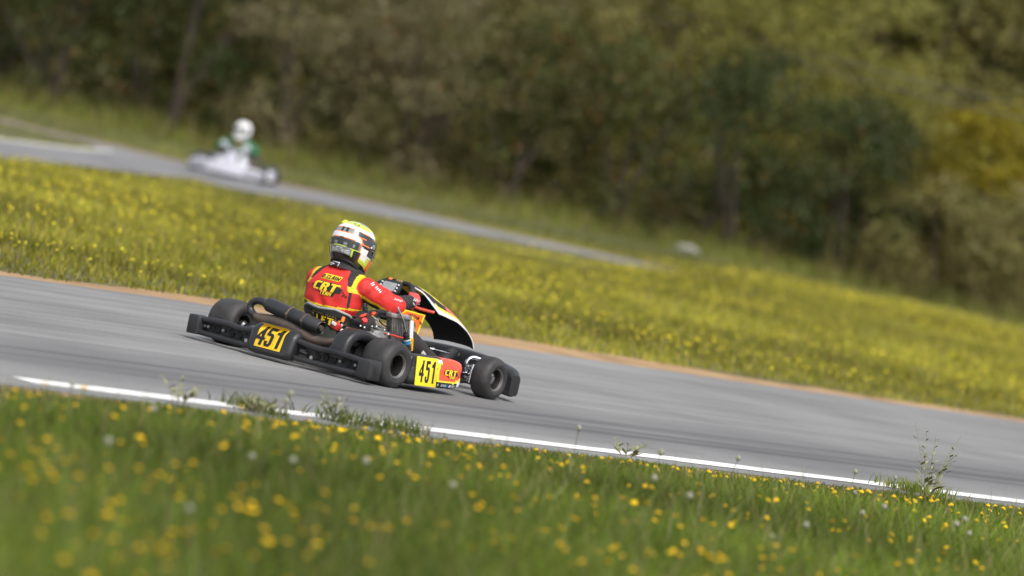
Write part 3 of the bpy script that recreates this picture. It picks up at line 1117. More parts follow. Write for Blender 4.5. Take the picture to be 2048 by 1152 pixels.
        tk.prism([(-.012, -hgt), (wid + .012, -hgt), (wid + .012, -hgt - .025), (-.012, -hgt - .025)], A - rn * .014, rx, rz, .05, bev=.006)
        tk.build('radiator_tank', 'alloy', ra)
        MB().prism([(wid, .0), (wid + .03, .0), (wid + .03, -hgt), (wid, -hgt)], A + rn * .004, rx, rz, .012, bev=.002).build('radiator_side', 'pod_white', ra)
        st_ = MB()
        st_.prism([(wid + .002, -hgt * .58), (wid + .029, -hgt * .56), (wid + .029, -hgt * .98), (wid + .002, -hgt * .98)], A + rn * .012, rx, rz, .003)
        st_.build('brand_strip', 'number_yellow', ra)
        decal('brand_lettering', mark_geo(7, .012, .009), A + rn * .0145 + rx * (wid + .016) - rz * (hgt * .78), -rz, rx, None, 0, 'print_black', ra, .05)
        MB().tube([E(780, 629.5, .34), E(793, 632.5, .34)], .019, 14).build('hose_clip', 'chrome', ra)
        MB().box(E(796, 621, .34), (.03, .035, .035), None, .008).build('filler_neck', 'matt_black', ra)
        MB().tube([E(795.5, 614, .37), E(797, 620, .375), E(806, 640, .39), (E(811.5, 664, .40))], .0065, 8, smooth=4).build('overflow_pipe', 'steel', ra)
        bt = MB()
        p0, p1 = E(812, 667, .40), E(815.5, 700, .40)
        d_ = (p1 - p0)
        bt.lathe([(.001, -.01), (.012, -.01), (.012, 0), (.018, .004), (.018, .03), (.021, .034), (.022, d_.length), (.001, d_.length)], p0, d_, 16)
        bo = bt.build('catch_bottle', 'matt_black', ra)
        MB().lathe([(.0222, .048), (.0226, .048), (.0226, .064), (.0222, .064)], p0, d_, 16).build('bottle_label', 'print_blue', ra)
        MB().lathe([(.0225, .034), (.0228, .034), (.0228, .042), (.0225, .042)], p0, d_, 16).build('bottle_band', 'pod_white', ra)
        MB().tube([E(770, 666, .37), E(776, 668, .38), E(806, 676, .40)], .0045, 8).build('fuel_line', 'print_red', ra)
        MB().tube([E(779, 664, .39), E(776.5, 669, .40), E(777, 679, .39)], .004, 6, smooth=4).build('retaining_clip', 'steel', ra)
        # orange shield over the radiator
        pts = [PX(u, v, 0, .335) for u, v in ((811, 619), (850.5, 630), (834.5, 669.5), (831, 645), (823, 641), (797, 635.5), (795, 629))]
        o_ = pts[0]
        e1 = (pts[1] - pts[0]).normalized()
        nn = Vector((1, 0, 0))
        e1.x = 0
        e1.normalize()
        e2 = nn.cross(e1)
        P2 = [((p - o_).dot(e1), (p - o_).dot(e2)) for p in pts]
        c2 = (sum(p[0] for p in P2) / 7, sum(p[1] for p in P2) / 7)
        shd = MB().prism(P2, o_, e1, e2, .004).build('heat_shield', 'plate_yellow', root)
        inn_ = [(c2[0] + (x - c2[0]) * .86, c2[1] + (y - c2[1]) * .84) for x, y in P2]
        decal('shield_print', poly_geo(inn_), o_ + nn * .004, e1, e2, None, 0, 'pod_orange', shd, .05)
        decal('shield_print', poly_geo([(.01, -.052), (.075, -.03), (.12, -.035), (.11, -.042), (.05, -.048)]), o_ + nn * .0055, e1, e2, None, 0, 'plate_yellow', shd, .05)
        decal('shield_lettering', text_geo('CRT TEAM', .03, .25, .02, .8), o_ + nn * .007, e1, e2, None, 0, 'print_black', shd, .05, rot=-.02, off=(.085, -.028))
        for k, (x, y) in enumerate(((.150, -.052), (.158, -.060), (.166, -.054), (.172, -.062))):
            decal('checker', poly_geo([(x, y), (x + .008, y), (x + .008, y + .008), (x, y + .008)]), o_ + nn * .007, e1, e2, None, 0, 'print_black', shd, .05)


def logo(po, bvh, o, ax, ay, k):
    """yellow slanted letters on a black brush mark with a checkered edge"""
    blk = [(-.075, .034), (.078, .034), (.070, .020), (.095, .012), (.088, -.012), (.060, -.012), (.052, -.034), (-.028, -.034), (-.035, -.022), (-.085, -.012), (-.070, -.006), (-.088, .004), (-.080, .012), (-.074, .018)]
    decal('logo_brush_mark', poly_geo([(x * k, y * k) for x, y in blk]), o, ax, ay, bvh, .002, 'print_black', po, .012)
    decal('logo_lettering', block_geo('CRT', .044 * k, 2.0, .25, .9), o, ax, ay, bvh, .0045, 'yellow', po, .012, off=(-.004 * k, .009 * k))
    decal('logo_lettering', block_geo('TEAM', .0185 * k, 1.6, .25, .9), o, ax, ay, bvh, .0045, 'yellow', po, .012, off=(.008 * k, -.0245 * k))
    decal('logo_streak', poly_geo([(-.06 * k, -.0135 * k), (.03 * k, -.0125 * k), (.03 * k, -.0160 * k), (-.055 * k, -.0165 * k)]), o, ax, ay, bvh, .0045, 'print_red', po, .012)
    for x, y in ((.098, -.004), (.106, -.014), (.114, -.022), (.100, -.020), (-.092, .010), (-.100, .002), (-.090, -.004)):
        decal('checker', poly_geo([(x * k, y * k), ((x + .008) * k, y * k), ((x + .008) * k, (y + .008) * k), (x * k, (y + .008) * k)]), o, ax, ay, bvh, .003, 'print_black', po, .05)


# ------------------------------------------------------------------ drivers
def seg_dist(p, a, b):
    d = b - a
    t = max(0.0, min(1.0, (p - a).dot(d) / d.length_squared))
    c = a + d * t
    return (p - c).length, t, c


def make_driver(root, S):
    J = {}
    for s, n in ((1, 'R'), (-1, 'L')):
        J['sh' + n] = Vector((s * (.182 if s > 0 else .168) - .012, .20, .512))
        J['el' + n] = Vector((s * .295, .345, .445))
        J['wr' + n] = Vector((s * .205 + .012, .600, .487))
        J['ha' + n] = Vector((s * .168 + .012, .668, .498))
        J['hip' + n] = Vector((s * .10, .27, .13))
        J['kn' + n] = Vector((s * .185, .70, .245))
        J['an' + n] = Vector((s * .150, 1.06, .115))
        J['to' + n] = Vector((s * .140, 1.185, .215))
    mb = MB()
    spine = [(-.0, .26, .075, .13, .10), (0, .24, .13, .165, .125), (-.004, .19, .24, .165, .115), (-.01, .165, .33, .170, .112), (-.012, .165, .41, .196, .118), (-.012, .175, .485, .204, .118), (-.012, .195, .545, .190, .100), (-.012, .21, .585, .145, .082), (-.012, .225, .62, .075, .064), (-.012, .245, .68, .058, .060)]
    ctr = catmull([(x, y, z) for x, y, z, w, d in spine], 4)
    rings = []
    for i, c in enumerate(ctr):
        w = interp(range(10), [q[3] for q in spine], i / 4)
        d = interp(range(10), [q[4] for q in spine], i / 4)
        rings.append([c + Vector((math.copysign(abs(math.cos(a)) ** .85, math.cos(a)) * w, math.copysign(abs(math.sin(a)) ** .9, math.sin(a)) * d, 0)) for a in (2 * math.pi * k / 28 for k in range(28))])
    mb.loft(rings)
    mb.lathe([(.001, -.1), (.05, -.092), (.078, -.05), (.085, 0), (.075, .055), (.045, .09), (.001, .1)], (-.012, .27, .75), (0, 0, 1), 20)
    segs = []

    def limb(a, b, r0, r1, zone, side):
        a, b = J[a] if isinstance(a, str) else a, J[b] if isinstance(b, str) else b
        d = (b - a).normalized()
        n = 9
        pts = [a - d * r0 * .9, a - d * r0 * .5] + [a.lerp(b, k / n) for k in range(n + 1)] + [b + d * r1 * .5, b + d * r1 * .9]
        rr = [r0 * .4, r0 * .86] + [r0 + (r1 - r0) * k / n for k in range(n + 1)] + [r1 * .86, r1 * .4]
        mb.tube(pts, rr, 16)
        segs.append((a, b, r0, r1, zone, side))

    for n, s in (('R', 1), ('L', -1)):
        limb('sh' + n, 'el' + n, .072, .066, 'upper', s)
        limb('el' + n, 'wr' + n, .060, .036, 'fore', s)
        limb('hip' + n, 'kn' + n, .092, .070, 'thigh', s)
        limb('kn' + n, 'an' + n, .068, .046, 'shin', s)
        limb('an' + n, 'to' + n, .044, .036, 'boot', s)
        # glove: palm, four fingers closed over the rim, thumb along its inner side
        h = J['ha' + n]
        wr = J['wr' + n]
        limb(wr, h, .038, .040, 'glove', s)
        wc, up, nb = Vector((.012, .645, .46)), Vector((0, .5, .866)), Vector((0, -.866, .5))
        rimx = s * .1497
        for k in range(4):
            zc = .052 - k * .0205
            kn = wc + X3 * (rimx + s * .030) + up * zc + nb * .004
            m1 = wc + X3 * (rimx + s * .018) + up * zc - nb * .030
            m2 = wc + X3 * (rimx - s * .012) + up * zc - nb * .034
            tip = wc + X3 * (rimx - s * .026) + up * (zc - .002) - nb * (.010 + .003 * (k in (1, 2)))
            r = .0115 if k < 3 else .0100
            mb.tube([h.lerp(kn, .3), kn, m1, m2, tip], [r * 1.25, r * 1.15, r, r * .95, r * .8], 10, smooth=3)
            segs.append((kn, m1, r, r, 'glove', s))
            segs.append((m1, tip, r, r, 'glove', s))
        th = [h.lerp(wr, .4) + up * .018 - X3 * s * .012, wc + X3 * (rimx - s * .006) + up * .060 + nb * .022, wc + X3 * (rimx - s * .026) + up * .072 + nb * .006]
        mb.tube(th, [.017, .0135, .0105], 10, smooth=3)
        segs.append((th[0], th[-1], .014, .012, 'glove', s))
    tmp = mb.build('body', 'suit_red', None, 60)
    rm = tmp.modifiers.new('remesh', 'REMESH')
    rm.mode = 'VOXEL'
    rm.voxel_size = S['voxel']
    smo = tmp.modifiers.new('smooth', 'SMOOTH')
    smo.factor, smo.iterations = .5, 5 if S['detail'] else 2
    bpy.context.view_layer.update()
    dg = bpy.context.evaluated_depsgraph_get()
    me = bpy.data.meshes.new_from_object(tmp.evaluated_get(dg))
    bpy.data.objects.remove(tmp)
    me.name = 'body'
    me.materials.clear()
    names = ['suit_red', 'suit_black', 'suit_yellow', 'suit_brown', 'glove_red', 'skin', 'suit_green', 'suit_white', 'matt_black']
    for q in names:
        me.materials.append(MATS[q])
    RED, BLK, YEL, BRN, GLV, SKN, GRN, WHT, BOOT = range(9)
    # soft cloth folds pushed into the surface
    nv = len(me.vertices)
    co = np.empty(nv * 3)
    no = np.empty(nv * 3)
    me.vertices.foreach_get('co', co)
    me.vertices.foreach_get('normal', no)
    co, no = co.reshape(-1, 3), no.reshape(-1, 3)
    x, y, z = co.T
    fold = .0022 * np.sin(62 * z + 26 * x + 2.2 * np.sin(21 * x)) * np.clip((.52 - z) / .12, 0, 1) + .0018 * np.sin(70 * x + 34 * y - 41 * z + 3 * np.sin(17 * z)) + .0025 * np.sin(95 * (y - .25) + 30 * z) * np.clip((abs(x) - .2) / .05, 0, 1)
    fold *= (z < .6) & (y < .62)
    co += no * fold[:, None]
    me.vertices.foreach_set('co', co.ravel())
    me.update()
    pc = np.empty(len(me.polygons) * 3)
    me.polygons.foreach_get('center', pc)
    pc = pc.reshape(-1, 3)
    mis = np.zeros(len(pc), dtype=np.int32)
    main = S['suit'] == 'red'
    for i in range(len(pc)):
        p = Vector(pc[i])
        best, zn = 1e9, None
        for a, b, r0, r1, zone, s in segs:
            d, t, c = seg_dist(p, a, b)
            q = d / (r0 + (r1 - r0) * t)
            if q < best:
                best, zn = q, (zone, t, c, s, a, b)
        # torso closeness
        w = interp([q[2] for q in spine], [q[3] for q in spine], p.z)
        d_ = interp([q[2] for q in spine], [q[4] for q in spine], p.z)
        cy = interp([q[2] for q in spine], [q[1] for q in spine], p.z)
        qt = math.hypot((p.x + .012) / w, (p.y - cy) / d_) if p.z < .7 and p.z > .05 else 9
        m = RED
        if p.z > .655 and p.y < .5:
            m = SKN
        elif qt < best and zn[0] not in ('glove',) or (zn[0] in ('upper',) and abs(p.x + .012) < .175):
            ax_ = abs(p.x + .012)
            if main:
                # red back panel with black yoke, yellow shoulder band and black side seam
                low = .372 + .10 * max(0, -(p.x + .012) - .06) ** 1.0 * 1.6 + .18 * max(0, p.x - .05) ** 1.2
                if p.z > .608:
                    m = BLK
                elif p.z < low - .010:
                    m = BLK if p.x < .12 else RED
                elif p.z < low:
                    m = YEL
                elif p.z > .478 and ax_ > .085 + (.578 - p.z) * .55 + .012:
                    m = BLK if ax_ < .140 + (.578 - p.z) * .25 else YEL
                    if p.z < .478 + .03 and m == BLK:
                        m = YEL
                elif ax_ > .160 and ax_ < .172:
                    m = BLK
            else:
                m = GRN if (p.z > .42 or ax_ > .15) else WHT
                if p.z > .6:
                    m = WHT
        else:
            zone, t, c, s, a, b = zn
            ax = (b - a).normalized()
            dn = Vector((-s * .35, .0, -1))
            dn = (dn - ax * dn.dot(ax)).normalized()
            rad = (p - c)
            k = rad.normalized().dot(dn) if rad.length > 1e-6 else 0
            if zone in ('thigh', 'shin'):
                m = BRN if main else WHT
                if zone == 'thigh' and t < .12 and main:
                    m = BLK
            elif zone == 'boot':
                m = BOOT
            elif zone == 'glove':
                m = GLV if main else WHT
            elif zone == 'fore':
                if t > .93:
                    m = GLV if main else WHT
                elif t > .20 + (.16 if k > .3 else 0):
                    m = BLK if main else GRN
                elif main:
                    m = BLK if k > .62 else (YEL if k > .36 else RED)
                else:
                    m = GRN
            else:
                if main:
                    m = BLK if k > .62 else (YEL if k > .36 else RED)
                else:
                    m = GRN
        mis[i] = m
    me.polygons.foreach_set('material_index', mis)
    me.polygons.foreach_set('use_smooth', np.ones(len(pc), dtype=bool))
    body = link('body', me, root)
    # collar ---------------------------------------------------------------------------
    cl = MB()
    rr = []
    for z, w, d, yo in ((.590, .112, .094, -.008), (.608, .100, .090, -.004), (.632, .088, .084, .004), (.660, .082, .080, .012), (.662, .074, .072, .012), (.60, .085, .07, 0)):
        rr.append([Vector((-.012 + math.cos(a) * w, .222 + yo + math.sin(a) * d, z - .014 * math.sin(a))) for a in (2 * math.pi * k / 32 for k in range(32))])
    cl.loft(rr, caps=False)
    clo = cl.build('collar', 'suit_black' if main else 'suit_white', root, 60)
    # helmet ----------------------------------------------------------------------------
    hc = Vector((-.012, .235, .742)) if main else Vector((-.012, .25, .745))
    yaw, pit = S['head']
    HM = Matrix.Translation(hc) @ Matrix.Rotation(yaw, 4, 'Z') @ Matrix.Rotation(pit, 4, 'X')
    zs = [-.138, -.128, -.095, -.05, 0, .04, .08, .108, .127, .137, .140]
    ws = [.086, .096, .113, .124, .128, .124, .109, .086, .058, .028, .001]
    fs = [.128, .138, .150, .153, .148, .136, .112, .084, .052, .022, .001]
    bs = [.080, .092, .118, .136, .144, .143, .128, .102, .068, .032, .001]
    NR, NS = 64, 132
    hm = MB()
    V = []
    tt = np.linspace(0, 1, NR + 1)
    za = [-.138 + (.278) * (math.sin((t - .5) * math.pi) * .25 + (t - .5) * .5 * 1.0 + .5) for t in tt]
    def hpt(z, a, off=0.0):
        w, f_, b_ = interp(zs, ws, z), interp(zs, fs, z), interp(zs, bs, z)
        cx, cyv = math.sin(a), math.cos(a)
        yy = (f_ if cyv > 0 else b_) * math.copysign(abs(cyv) ** .92, cyv)
        xx = w * math.copysign(abs(cx) ** .92, cx)
        dz = -.030 * max(0, cyv) * max(0, min(1, (-.02 - z) / .1)) + .030 * max(0, -cyv) * max(0, min(1, (-.04 - z) / .09))
        L_ = math.hypot(xx, yy) + 1e-9
        return Vector((xx * (1 + off / L_), yy * (1 + off / L_), z + dz + off * .4 * (z > .06)))
    for z in za:
        for k in range(NS):
            V.append(HM @ hpt(z, 2 * math.pi * k / NS))
    F_, MI = [], []
    W_, B_, G_, LI, OR = 0, 1, 2, 3, 4
    for i in range(NR):
        for k in range(NS):
            k2 = (k + 1) % NS
            F_.append((i * NS + k, i * NS + k2, (i + 1) * NS + k2, (i + 1) * NS + k))
            z = (za[i] + za[i + 1]) / 2
            a = math.degrees(2 * math.pi * (k + .5) / NS)
            a = abs((a + 180) % 360 - 180)
            if not main:
                MI.append(B_ if z < -.12 else (G_ if -.05 < z < -.038 and a > 60 else W_))
                continue
            m = W_
            zf = z + (180 - a) * .00012
            if z < -.118 or zf <= -.098:
                m = B_
            elif zf > .127:
                m = G_ if a > 90 else B_
            elif zf > .098:
                m = LI if a > 95 or a < 40 else (W_ if zf < .115 else LI)
                if 142 < a < 168 and .104 < zf < .118:
                    m = G_
            elif zf > .078:
                m = W_ if a > 75 else (LI if a > 50 else B_)
            elif zf > .0745:
                m = OR
            elif zf > .046:
                m = B_ if (a < 176 and a > 168) or a < 150 else G_
            elif zf > .042:
                m = OR if a > 112 else B_
            elif zf > .014:
                m = W_ if a > 128 + (zf - .03) * 400 else (OR if a > 123 + (zf - .03) * 400 else B_)
                if a < 92 and (int((a + zf * 900) / 7) % 3 == 0) and a > 72:
                    m = W_
            elif zf > .010:
                m = OR
            elif zf > -.038:
                m = B_ if a > 128 else (W_ if (a > 96 and zf < -.005 and a < 120) else (OR if 120 <= a < 124 else (G_ if a >= 124 else B_)))
                if a > 140 and -.03 < zf < -.012 and int(a / 9) % 3 == 0:
                    m = G_
            elif zf > -.042:
                m = LI if a > 118 else (OR if a > 114 else W_)
            elif zf > -.098:
                m = G_ if a > 144 else (LI if a > 139 else (B_ if a > 118 else (OR if a > 114 else (W_ if a > 90 and zf > -.075 else (LI if a > 78 else OR)))))
                if a > 150 and -.088 < zf < -.055:
                    m = W_ if int(zf * 250) % 2 else G_
            MI.append(m)
    hm.add(V, F_, MI)
    # rounded trim roll on the bottom edge
    helmet = hm.build('helmet', ['h_white', 'h_black', 'h_grey', 'h_lime', 'h_orange'], root, 70)
    MB().tube([HM @ hpt(-.137, 2 * math.pi * k / 60, .001) for k in range(61)], .0085, 8).build('helmet_trim', 'matt_black', helmet)
    vs = MB()
    rows = []
    for z in np.linspace(-.026, .052, 9):
        rows.append([HM @ hpt(float(z), math.radians(a), .0035) for a in range(-78, 79, 4)])
    vs.loft(rows, closed=False, caps=False)
    vso = vs.build('visor', 'visor', helmet, 70, fixn=False)
    for s in (-1, 1):
        MB().lathe([(.001, .007), (.012, .007), (.016, .004), (.017, -.006)], HM @ hpt(.02, s * math.radians(82)), HM.to_3x3() @ Vector((s, .1, 0)), 16).build('visor_pivot', 'h_grey', helmet)
    if main:
        for s in (-1, 1):
            c = hpt(.108, math.radians(180 - s * 26), .002)
            R_ = (HM.to_3x3() @ Matrix.Rotation(s * -.4, 3, 'Z') @ Matrix.Rotation(.85, 3, 'X'))
            v_ = MB()
            v_.prism([(-.022, -.014), (.022, -.014), (.010, .016), (-.010, .016)], HM @ c, R_ @ X3, R_ @ Y3, .004, bev=.0015)
            v_.build('helmet_vent', 'h_lime', helmet)
        bv = bvh_of(helmet)
        bx_ = HM.to_3x3()
        decal('helmet_lettering', text_geo('S', .035, 0, .02, 1.6), HM @ Vector((0, -.13, -.066)), bx_ @ X3, bx_ @ Z3, bv, .002, 'h_grey', helmet, .02)
        bb = bvh_of(body)
        bo = PX(657, 553, 1, .06)
        decal('name_patch', poly_geo([(-.068, -.0165), (.066, -.0165), (.072, .0175), (-.062, .0175)]), bo, X3, Vector((0, .1, 1)), bb, .003, 'yellow', body, .012)
        decal('name_lettering', block_geo('D.CLAIN', .0235, 1.5, .18, 1.0), bo, X3, Vector((0, .1, 1)), bb, .0055, 'print_black', body, .012)
        logo(body, bb, PX(653, 577, 1, .06), X3, Vector((0, .05, 1)), 1.16)
        cb = bvh_of(clo)
        co_ = PX(670, 528, 1, .14)
        fr_ = [(-.040, -.017), (.040, -.017), (.040, .017), (-.040, .017)]
        decal('collar_label', poly_geo(fr_), co_, X3, Z3, cb, .002, 'print_white', clo, .012)
        decal('collar_label', poly_geo([(x * .9, y * .74) for x, y in fr_]), co_, X3, Z3, cb, .0035, 'print_black', clo, .012)
        for k, (x, y) in enumerate(((-.026, .004), (-.010, .004), (-.018, -.006), (.002, .001))):
            decal('collar_label_mark', poly_geo([(x - .006, y - .003), (x + .006, y - .003), (x + .006, y + .003), (x - .006, y + .003)]), co_, X3, Z3, cb, .005, 'print_white', clo, .05)
        # white print on the right sleeve, cuff and glove
        vn = (CAM - Vector((.25, .3, .5))).normalized()
        sx = (RIGHT - vn * RIGHT.dot(vn)).normalized()
        def sleeve(name, uv, xx, geo, rot, m_='print_white'):
            decal(name, geo, PX(*uv, 0, xx), sx, UP, bb, .003, m_, body, .008, rot=rot)
        sleeve('sleeve_lettering', (746, 568), .22, mark_geo(2, .022, .011), -1.0)
        sleeve('sleeve_lettering', (757, 579), .24, mark_geo(4, .017, .012), -.85)
        sleeve('cuff_lettering', (797, 600), .25, mark_geo(6, .012, .0085), -.32)
        sleeve('glove_print', (834, 601), .18, mark_geo(5, .018, .009), -.35)
        sleeve('glove_print', (832, 607), .18, poly_geo([(-.02, .006), (-.012, -.012), (.022, -.006), (.022, -.002), (-.008, -.006), (-.014, .006)]), 0)
        sleeve('knee_print', (846, 706), .2, poly_geo([(-.016, -.018), (-.010, .004), (.002, .016), (.012, .004), (.020, -.014), (.008, -.018), (.0, -.004), (-.008, -.018)]), .1)
    else:
        bb = bvh_of(body)
        for zz, wv in ((.545, .085), (.51, .10)):
            decal('chest_print', poly_geo([(-wv, -.009), (wv, -.009), (wv, .009), (-wv, .009)]), (0, .30, zz), -X3, Z3, bb, .004, 'yellow', body, .03)
    return body


kart_root = empty('racing_kart', (0, 0, 0))
tag(kart_root, 'red and yellow racing kart with black rear bumper numbered 451 on the track', 'kart')
make_kart(kart_root, dict(detail=True, pod='pod_red', pod2='plate_yellow', plate='plate_yellow', steer=4))
drv = empty('person', (0, 0, 0))
tag(drv, 'person in red suit and multicoloured helmet seated driving the kart numbered 451', 'person')
make_driver(drv, dict(detail=True, voxel=.006, suit='red', head=(math.radians(6), math.radians(-13))))

K2 = PX(457, 356, 2, .0125) + Vector((FWD.x, FWD.y, 0)) * 1.1
TURN = .06
hd = (-Vector((FWD.x, FWD.y, 0)).normalized() * math.cos(TURN) - _R * math.sin(TURN))
rz = math.atan2(-hd.x, hd.y)
k2 = empty('racing_kart', K2, rz)
tag(k2, 'pale grey and white racing kart coming round the distant track bend', 'kart')
make_kart(k2, dict(detail=False, pod='kart_pale', pod2='kart_grey', plate='kart_pale', white='kart_grey', front_plate=True, panel_k=.5, steer=0))
d2 = empty('person', K2, rz)
tag(d2, 'person in green suit and white helmet driving the distant pale kart', 'person')
make_driver(d2, dict(detail=False, voxel=.011, suit='green', head=(math.radians(-32), math.radians(-4))))
for o in (k2, d2):
    o.scale = (.73, .73, .73)


# ------------------------------------------------------------------ plants
def blades(name, X, Y, h, w, lean, palette, tip, material='blade', z0=None, label=None, brown=0.1):
    n = len(X)
    a = rng.uniform(0, 2 * np.pi, n)
    ld = rng.uniform(0, 2 * np.pi, n)
    ll = lean * h * rng.uniform(.2, 1, n)
    bx, by = np.cos(a) * w / 2, np.sin(a) * w / 2
    lx, ly = np.cos(ld) * ll, np.sin(ld) * ll
    z = np.zeros(n) if z0 is None else z0
    V = np.empty((n, 5, 3))
    V[:, 0] = np.stack([X - bx, Y - by, z], 1)
    V[:, 1] = np.stack([X + bx, Y + by, z], 1)
    V[:, 2] = np.stack([X + bx * .75 + lx * .35, Y + by * .75 + ly * .35, z + h * .55], 1)
    V[:, 3] = np.stack([X - bx * .75 + lx * .35, Y - by * .75 + ly * .35, z + h * .55], 1)
    V[:, 4] = np.stack([X + lx, Y + ly, z + h], 1)
    base = np.arange(n)[:, None] * 5
    me = bpy.data.meshes.new(name)
    me.vertices.add(n * 5)
    me.vertices.foreach_set('co', V.ravel())
    quads = base + np.array([0, 1, 2, 3])
    tris = base + np.array([3, 2, 4])
    li = np.concatenate([quads, tris], 1).ravel()
    me.loops.add(n * 7)
    me.loops.foreach_set('vertex_index', li)
    me.polygons.add(n * 2)
    st = np.stack([np.arange(n) * 7, np.arange(n) * 7 + 4], 1).ravel()
    me.polygons.foreach_set('loop_start', st)
    pal = np.array(palette)
    c = pal[rng.integers(0, len(pal), n)] * rng.uniform(.75, 1.25, (n, 1))
    patch = .5 + .5 * np.sin(X * 1.1 + 1.7 * np.sin(Y * .7)) * np.sin(Y * .9 + 1.3 * np.sin(X * .8))
    c = c * (.62 + .76 * patch)[:, None]
    br = rng.random(n) < brown
    c[br] = np.array([.22, .17, .07]) * rng.uniform(.7, 1.2, (br.sum(), 1))
    C = np.ones((n, 5, 4))
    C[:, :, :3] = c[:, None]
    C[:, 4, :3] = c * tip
    at = me.attributes.new('tint', 'FLOAT_COLOR', 'POINT')
    at.data.foreach_set('color', C.ravel())
    me.materials.append(MATS[material])
    me.update(calc_edges=True)
    me.validate()
    o = link(name, me)
    return tag(o, label, 'grass', kind='stuff')


def in_view(X, Y, mu=700, mv=400):
    u, v, d = project(np.stack([X, Y, np.zeros(len(X))], 1))
    return (u > -mu) & (u < 2048 + mu) & (v > -mv) & (v < 1152 + mv) & (d > 3)


def sample(n, x0, x1, y0, y1, mu=700, mv=400):
    X, Y = rng.uniform(x0, x1, n), rng.uniform(y0, y1, n)
    k = in_view(X, Y, mu, mv)
    return X[k], Y[k]


GREEN = [(.095, .15, .013), (.125, .18, .016), (.078, .125, .012), (.155, .195, .022), (.13, .15, .035)]
YGREEN = [(.23, .225, .025), (.28, .265, .03), (.19, .205, .024), (.34, .29, .045)]
# near verge
X, Y = sample(330000, 2.75, 11, -17, 9)
edge = 2.95 + .10 * np.sin(Y * 1.9) + .07 * np.sin(Y * 4.7 + 1)
k = (X > edge) | (rng.random(len(X)) < .02)
X, Y = X[k], Y[k]
h = rng.uniform(.35, 1, len(X)) * np.clip(.03 + .10 * (X - 2.85), .03, .24)
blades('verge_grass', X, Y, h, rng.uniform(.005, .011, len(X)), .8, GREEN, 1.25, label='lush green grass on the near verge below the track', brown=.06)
X, Y = sample(4500, 3.4, 11, -17, 9)
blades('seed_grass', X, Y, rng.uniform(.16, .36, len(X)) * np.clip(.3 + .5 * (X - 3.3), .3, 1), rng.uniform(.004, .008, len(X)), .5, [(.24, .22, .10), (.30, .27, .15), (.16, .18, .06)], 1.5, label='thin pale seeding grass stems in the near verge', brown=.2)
# tufts creeping over the painted line
X = np.concatenate([rng.normal(2.62, .10, 260), rng.normal(2.72, .12, 480), rng.normal(2.72, .1, 350)])
Y = np.concatenate([rng.normal(PX(508, 824, 2, 0).y, .08, 260), rng.uniform(PX(625, 838, 2, 0).y, PX(790, 856, 2, 0).y, 480), rng.normal(PX(1850, 992, 2, 0).y, .14, 350)])
blades('creeping_grass', X, Y, rng.uniform(.03, .10, len(X)), rng.uniform(.005, .010, len(X)), .8, GREEN, 1.25, label='grass tufts growing over the white line in three places', brown=.12)
# infield
X, Y = sample(260000, -20, -3.2, -1, 34)
edge = -3.38 - .45 * np.exp(-((Y - 7.0) / 3.5) ** 2) + .09 * np.sin(Y * 1.7) + .06 * np.sin(Y * 5.1)
k = (X < edge) & ~inside(POLY1, X, Y) & ~inside(POLY2, X, Y)
X, Y = X[k], Y[k]
# keep only what lies between the two tracks
uu, _, dep = project(np.stack([X, Y, np.zeros(len(X))], 1))
mown = np.clip((60.5 + np.clip((uu - 1150) / 25, 0, 14) - dep) / 10, .16, 1)
h = rng.uniform(.05, .13, len(X)) * np.clip(.25 + (-3.4 - X) * .35, .25, 1) * mown
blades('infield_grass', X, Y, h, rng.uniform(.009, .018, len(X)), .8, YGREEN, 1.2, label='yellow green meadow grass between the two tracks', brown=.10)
# far verge in front of the bushes
X, Y = sample(160000, -50, -8, 18, 60, 500, 300)
u, v, d = project(np.stack([X, Y, np.zeros(len(X))], 1))
k = (d > 62.5) & (d < 78) & ~inside(POLY1, X, Y) & ~inside(POLY2, X, Y) & ~inside(offs(far_far, .35) + far_far[::-1], X, Y)
X, Y, d, u = X[k], Y[k], d[k], u[k]
tall = np.clip((d - 71.0) / 3, 0, 1)
h = rng.uniform(.03, .065, len(X)) * (1 + 5.0 * tall)
blades('far_verge_grass', X, Y, h, rng.uniform(.012, .022, len(X)), .8, [(.13, .16, .024), (.155, .175, .03), (.17, .175, .04)], 1.15, label='green grass strip between the distant track and the bushes', brown=.14)
X, Y = sample(26000, -50, -8, 18, 60, 500, 300)
u, v, d = project(np.stack([X, Y, np.zeros(len(X))], 1))
k = (d > 72.6) & (d < 77) & (rng.random(len(X)) < np.where(u > 1600, 1, .45))
X, Y, u = X[k], Y[k], u[k]
blades('dry_scrub_grass', X, Y, rng.uniform(.3, .9, len(X)) * np.where(u > 1650, 1.3, .6), rng.uniform(.015, .03, len(X)), .7, [(.16, .12, .05), (.19, .15, .06), (.10, .08, .035)], 1.1, label='tall dry tan grass along the foot of the bushes', brown=.3)


